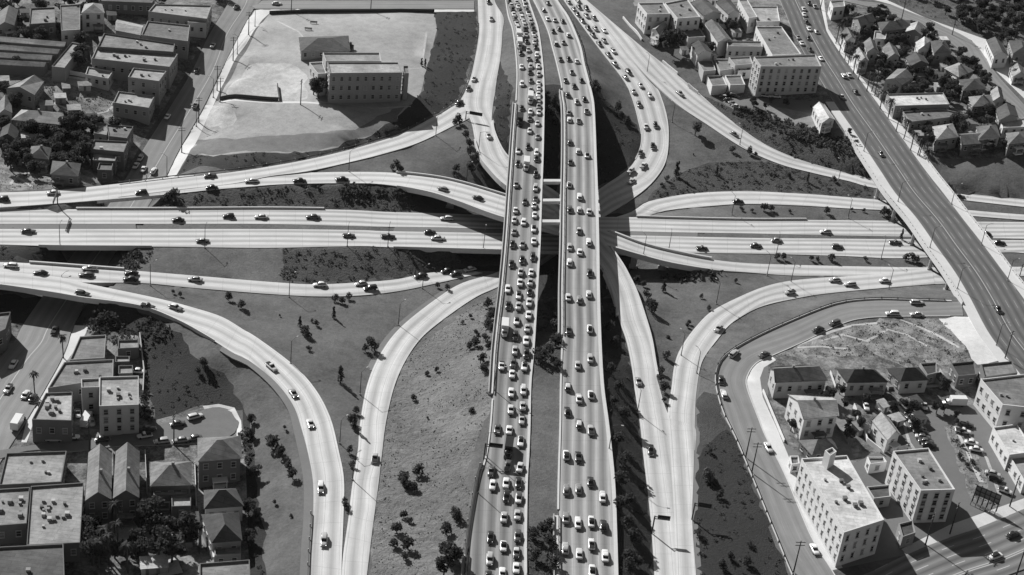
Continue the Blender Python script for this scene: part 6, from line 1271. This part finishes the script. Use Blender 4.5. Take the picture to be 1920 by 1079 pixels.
def sheds(desc, poly, n, seed):
    rr = random.Random(seed); P = np.array(poly, float); out = []; tries = 0
    while len(out) < n and tries < n * 80:
        tries += 1; x = rr.uniform(P[:, 0].min(), P[:, 0].max()); y = rr.uniform(P[:, 1].min(), P[:, 1].max())
        if not inpoly(np.array([[x, y]]), P)[0]: continue
        p = gp(x, y)
        if any(np.linalg.norm(c - p[:2]) < 40 and inpoly(np.array([p[:2]]), c + (f - c) * 1.5)[0] for c, f in foot_c): continue
        if (np.hypot(rc_all[:, 0] - p[0], rc_all[:, 1] - p[1]) < rc_all[:, 2] + 4).any() or any(abs(x - a[0]) + abs(y - a[1]) < 18 for a in out): continue
        out.append((x, y, p))
    out.sort(key=lambda a: a[0]); an = rr.uniform(0, 1)
    for i, (x, y, p) in enumerate(out):
        r_ = empty('garden_shed', tuple(p), an, 'small shed with sloping roof %s, %s from the left' % (desc, ordinal(i)), 'shed', 'garden sheds ' + desc); w, d = rr.uniform(2.5, 5), rr.uniform(2.5, 4); wl = rr.choice(['w_light', 'w_mid', 'w_white', 'w_dark'])
        m = MB(); m.box((0, 0, .7), (w, d, 3.2)); m.build('wall', M[wl], r_)
        m = MB(); m.add([(-w / 2 - .3, -d / 2 - .3, 2.2), (w / 2 + .3, -d / 2 - .3, 2.2), (w / 2 + .3, d / 2 + .3, 2.8), (-w / 2 - .3, d / 2 + .3, 2.8), (-w / 2 - .3, -d / 2 - .3, 2.32), (w / 2 + .3, -d / 2 - .3, 2.32), (w / 2 + .3, d / 2 + .3, 2.92), (-w / 2 - .3, d / 2 + .3, 2.92)], [(3, 2, 1, 0), (4, 5, 6, 7), (0, 1, 5, 4), (1, 2, 6, 5), (2, 3, 7, 6), (3, 0, 4, 7)]); m.build('roof', M[rr.choice(['r_light', 'r_mid', 'r_white', 'r_dark'])], r_)
        m = MB(); m.box((0, -d / 2 - .03, 1.0), (.9, .08, 1.9)); m.build('door', M['w_dark'], r_)
sheds('in the upper left blocks', [(0,20),(250,20),(200,170),(180,300),(20,330),(0,300)], 16, 21)
sheds('in the lower left yards', [(140,940),(370,955),(372,1079),(130,1079)], 5, 22)
sheds('among the lower right houses', [(1440,730),(1590,730),(1780,710),(1800,820),(1640,850),(1490,830)], 8, 23)
sheds('among the east hill houses', [(1570,20),(1740,60),(1850,130),(1920,280),(1740,280),(1620,150)], 16, 24)
sheds('between the upper right flats', [(1210,40),(1410,60),(1410,150),(1320,170),(1240,90)], 8, 25)
# slope planting nobody could count
def bushes(name, label, polys, dens, smin, smax, seed, mats):
    rr = random.Random(seed); mb = MB(); nn = 0
    for pl in polys:
        a = 0.5 * abs(sum(pl[i][0] * pl[(i + 1) % len(pl)][1] - pl[(i + 1) % len(pl)][0] * pl[i][1] for i in range(len(pl))))
        n = int(a * dens); mn, mx = pl.min(0), pl.max(0); pts = np.random.RandomState(seed + nn).uniform(mn, mx, (int(n * ((mx - mn).prod() / a)) + 1, 2)); pts = pts[inpoly(pts, pl)]; nn += 1
        pts = pts[(pts[:, 1] < 830) & (pts[:, 0] > -300) & (pts[:, 0] < 330)]
        zz = H(pts[:, 0], pts[:, 1])
        ok = np.ones(len(pts), bool)
        for k in range(0, len(pts), 500): ok[k:k + 500] = ~((np.hypot(rc_all[None, :, 0] - pts[k:k + 500, 0, None], rc_all[None, :, 1] - pts[k:k + 500, 1, None]) < rc_all[None, :, 2] + 1.2).any(1))
        for (x, y), z, o_ in zip(pts, zz, ok):
            if not o_: continue
            s = rr.uniform(smin, smax); k0 = len(mb.f); leaves(mb, (x, y, z + s * .25), (s, s, s * .6), 13, s * .42, rr)
            if rr.random() < 0.22: mb.m[k0:] = [1] * (len(mb.m) - k0)
    if mb.f: tag(mb.build(name, mats), label, 'shrubbery', kind='stuff')
def tufts(name, label, polys, dens, smin, smax, seed, mat):
    rr = random.Random(seed); mb = MB(); nn = 0
    for pl in polys:
        mn, mx = pl.min(0), pl.max(0); pts = np.random.RandomState(seed + nn).uniform(mn, mx, (int(dens * (mx - mn).prod()), 2)); nn += 1
        pts = pts[inpoly(pts, pl)]; pts = pts[(pts[:, 1] < 640) & (pts[:, 1] > 300)]
        for (x, y), z in zip(pts, H(pts[:, 0], pts[:, 1])):
            if ((np.abs(rc_all[:, 0] - x) < 12) & (np.hypot(rc_all[:, 0] - x, rc_all[:, 1] - y) < rc_all[:, 2] + .8)).any(): continue
            s = rr.uniform(smin, smax)
            for k in range(3):
                a = rr.uniform(0, 3.14); c_, s_ = math.cos(a) * s, math.sin(a) * s; mb.add([(x - c_, y - s_, z - .05), (x + c_, y + s_, z - .05), (x + c_ * .5, y + s_ * .5, z + s * .9), (x - c_ * .6, y - s_ * .4, z + s * .8)], [(0, 1, 2, 3)])
    tag(mb.build(name, mat), label, 'grass', kind='stuff')
zp = lambda kind: [pl for m_, pl in ZN if m_ == kind]
M['leafm'] = leaf_mat('grey_foliage', 0.05, 0.15)
bushes('slope_shrubbery', 'leafy shrubbery covering the banks beside the ramps', zp('brush')[:6] + zp('brush')[7:], 0.13, .5, 1.15, 1, [M['leafm'], M['leafl']])
bushes('weed_clumps', 'low dark weed clumps on the vacant lots and the wooded hillside', zp('weeds') + zp('scrub'), 0.045, .35, .9, 8, [M['leafm'], M['leafl']])
bushes('ivy_cover', 'dark ivy covering the banks and ground toned dark for shade', zp('ivy'), 0.07, .35, .8, 2, [M['leaf'], M['leafm']])
M['tuft'] = leaf_mat('dry_tufts', 0.09, 0.24)
tufts('grass_tufts', 'rough tufts of dry grass on the slope and the weedy lots', zp('lawn2') + zp('weeds'), 0.35, .12, .28, 5, M['tuft'])
hp = [(np.array([gp(*p)[:2] for p in h])) for h in ([(1380,203),(1440,212),(1520,238),(1600,262),(1625,285),(1615,300),(1540,275),(1460,248),(1400,225),(1372,212)], [(225,510),(238,472),(262,455),(285,462),(280,480),(265,505)], [(1236,515),(1300,508),(1340,500),(1356,512),(1350,526),(1290,530),(1240,524)], [(160,600),(260,592),(330,612),(300,640),(170,640)], [(265,650),(280,650),(285,790),(268,790)], [(292,794),(350,778),(385,760),(440,756),(462,775),(468,830),(480,900),(470,900),(452,830),(448,772),(400,762),(350,785),(295,802)], [(215,505),(245,470),(262,462),(250,505)], [(640,345),(740,348),(770,372),(720,385),(640,380)])]
bushes('hedge', 'thick dark hedges and bush masses along the banks', hp, 0.35, .9, 1.6, 3, [M['leaf'], M['leafm']])

# ================================================================ haze
m, nt, b = new_mat('thin_haze'); nt.nodes.remove(b)
pv = nt.nodes.new('ShaderNodeVolumePrincipled'); pv.inputs['Color'].default_value = (.9, .9, .9, 1); pv.inputs['Density'].default_value = 0.000012; pv.inputs['Anisotropy'].default_value = 0.0
nt.links.new(pv.outputs[0], nt.nodes['Material Output'].inputs['Volume'])
mb = MB(); mb.box((20, 600, 137), (11000, 11000, 300)); hz = mb.build('haze', m); tag(hz, 'thin summer haze in the air over the interchange', 'haze', kind='stuff')
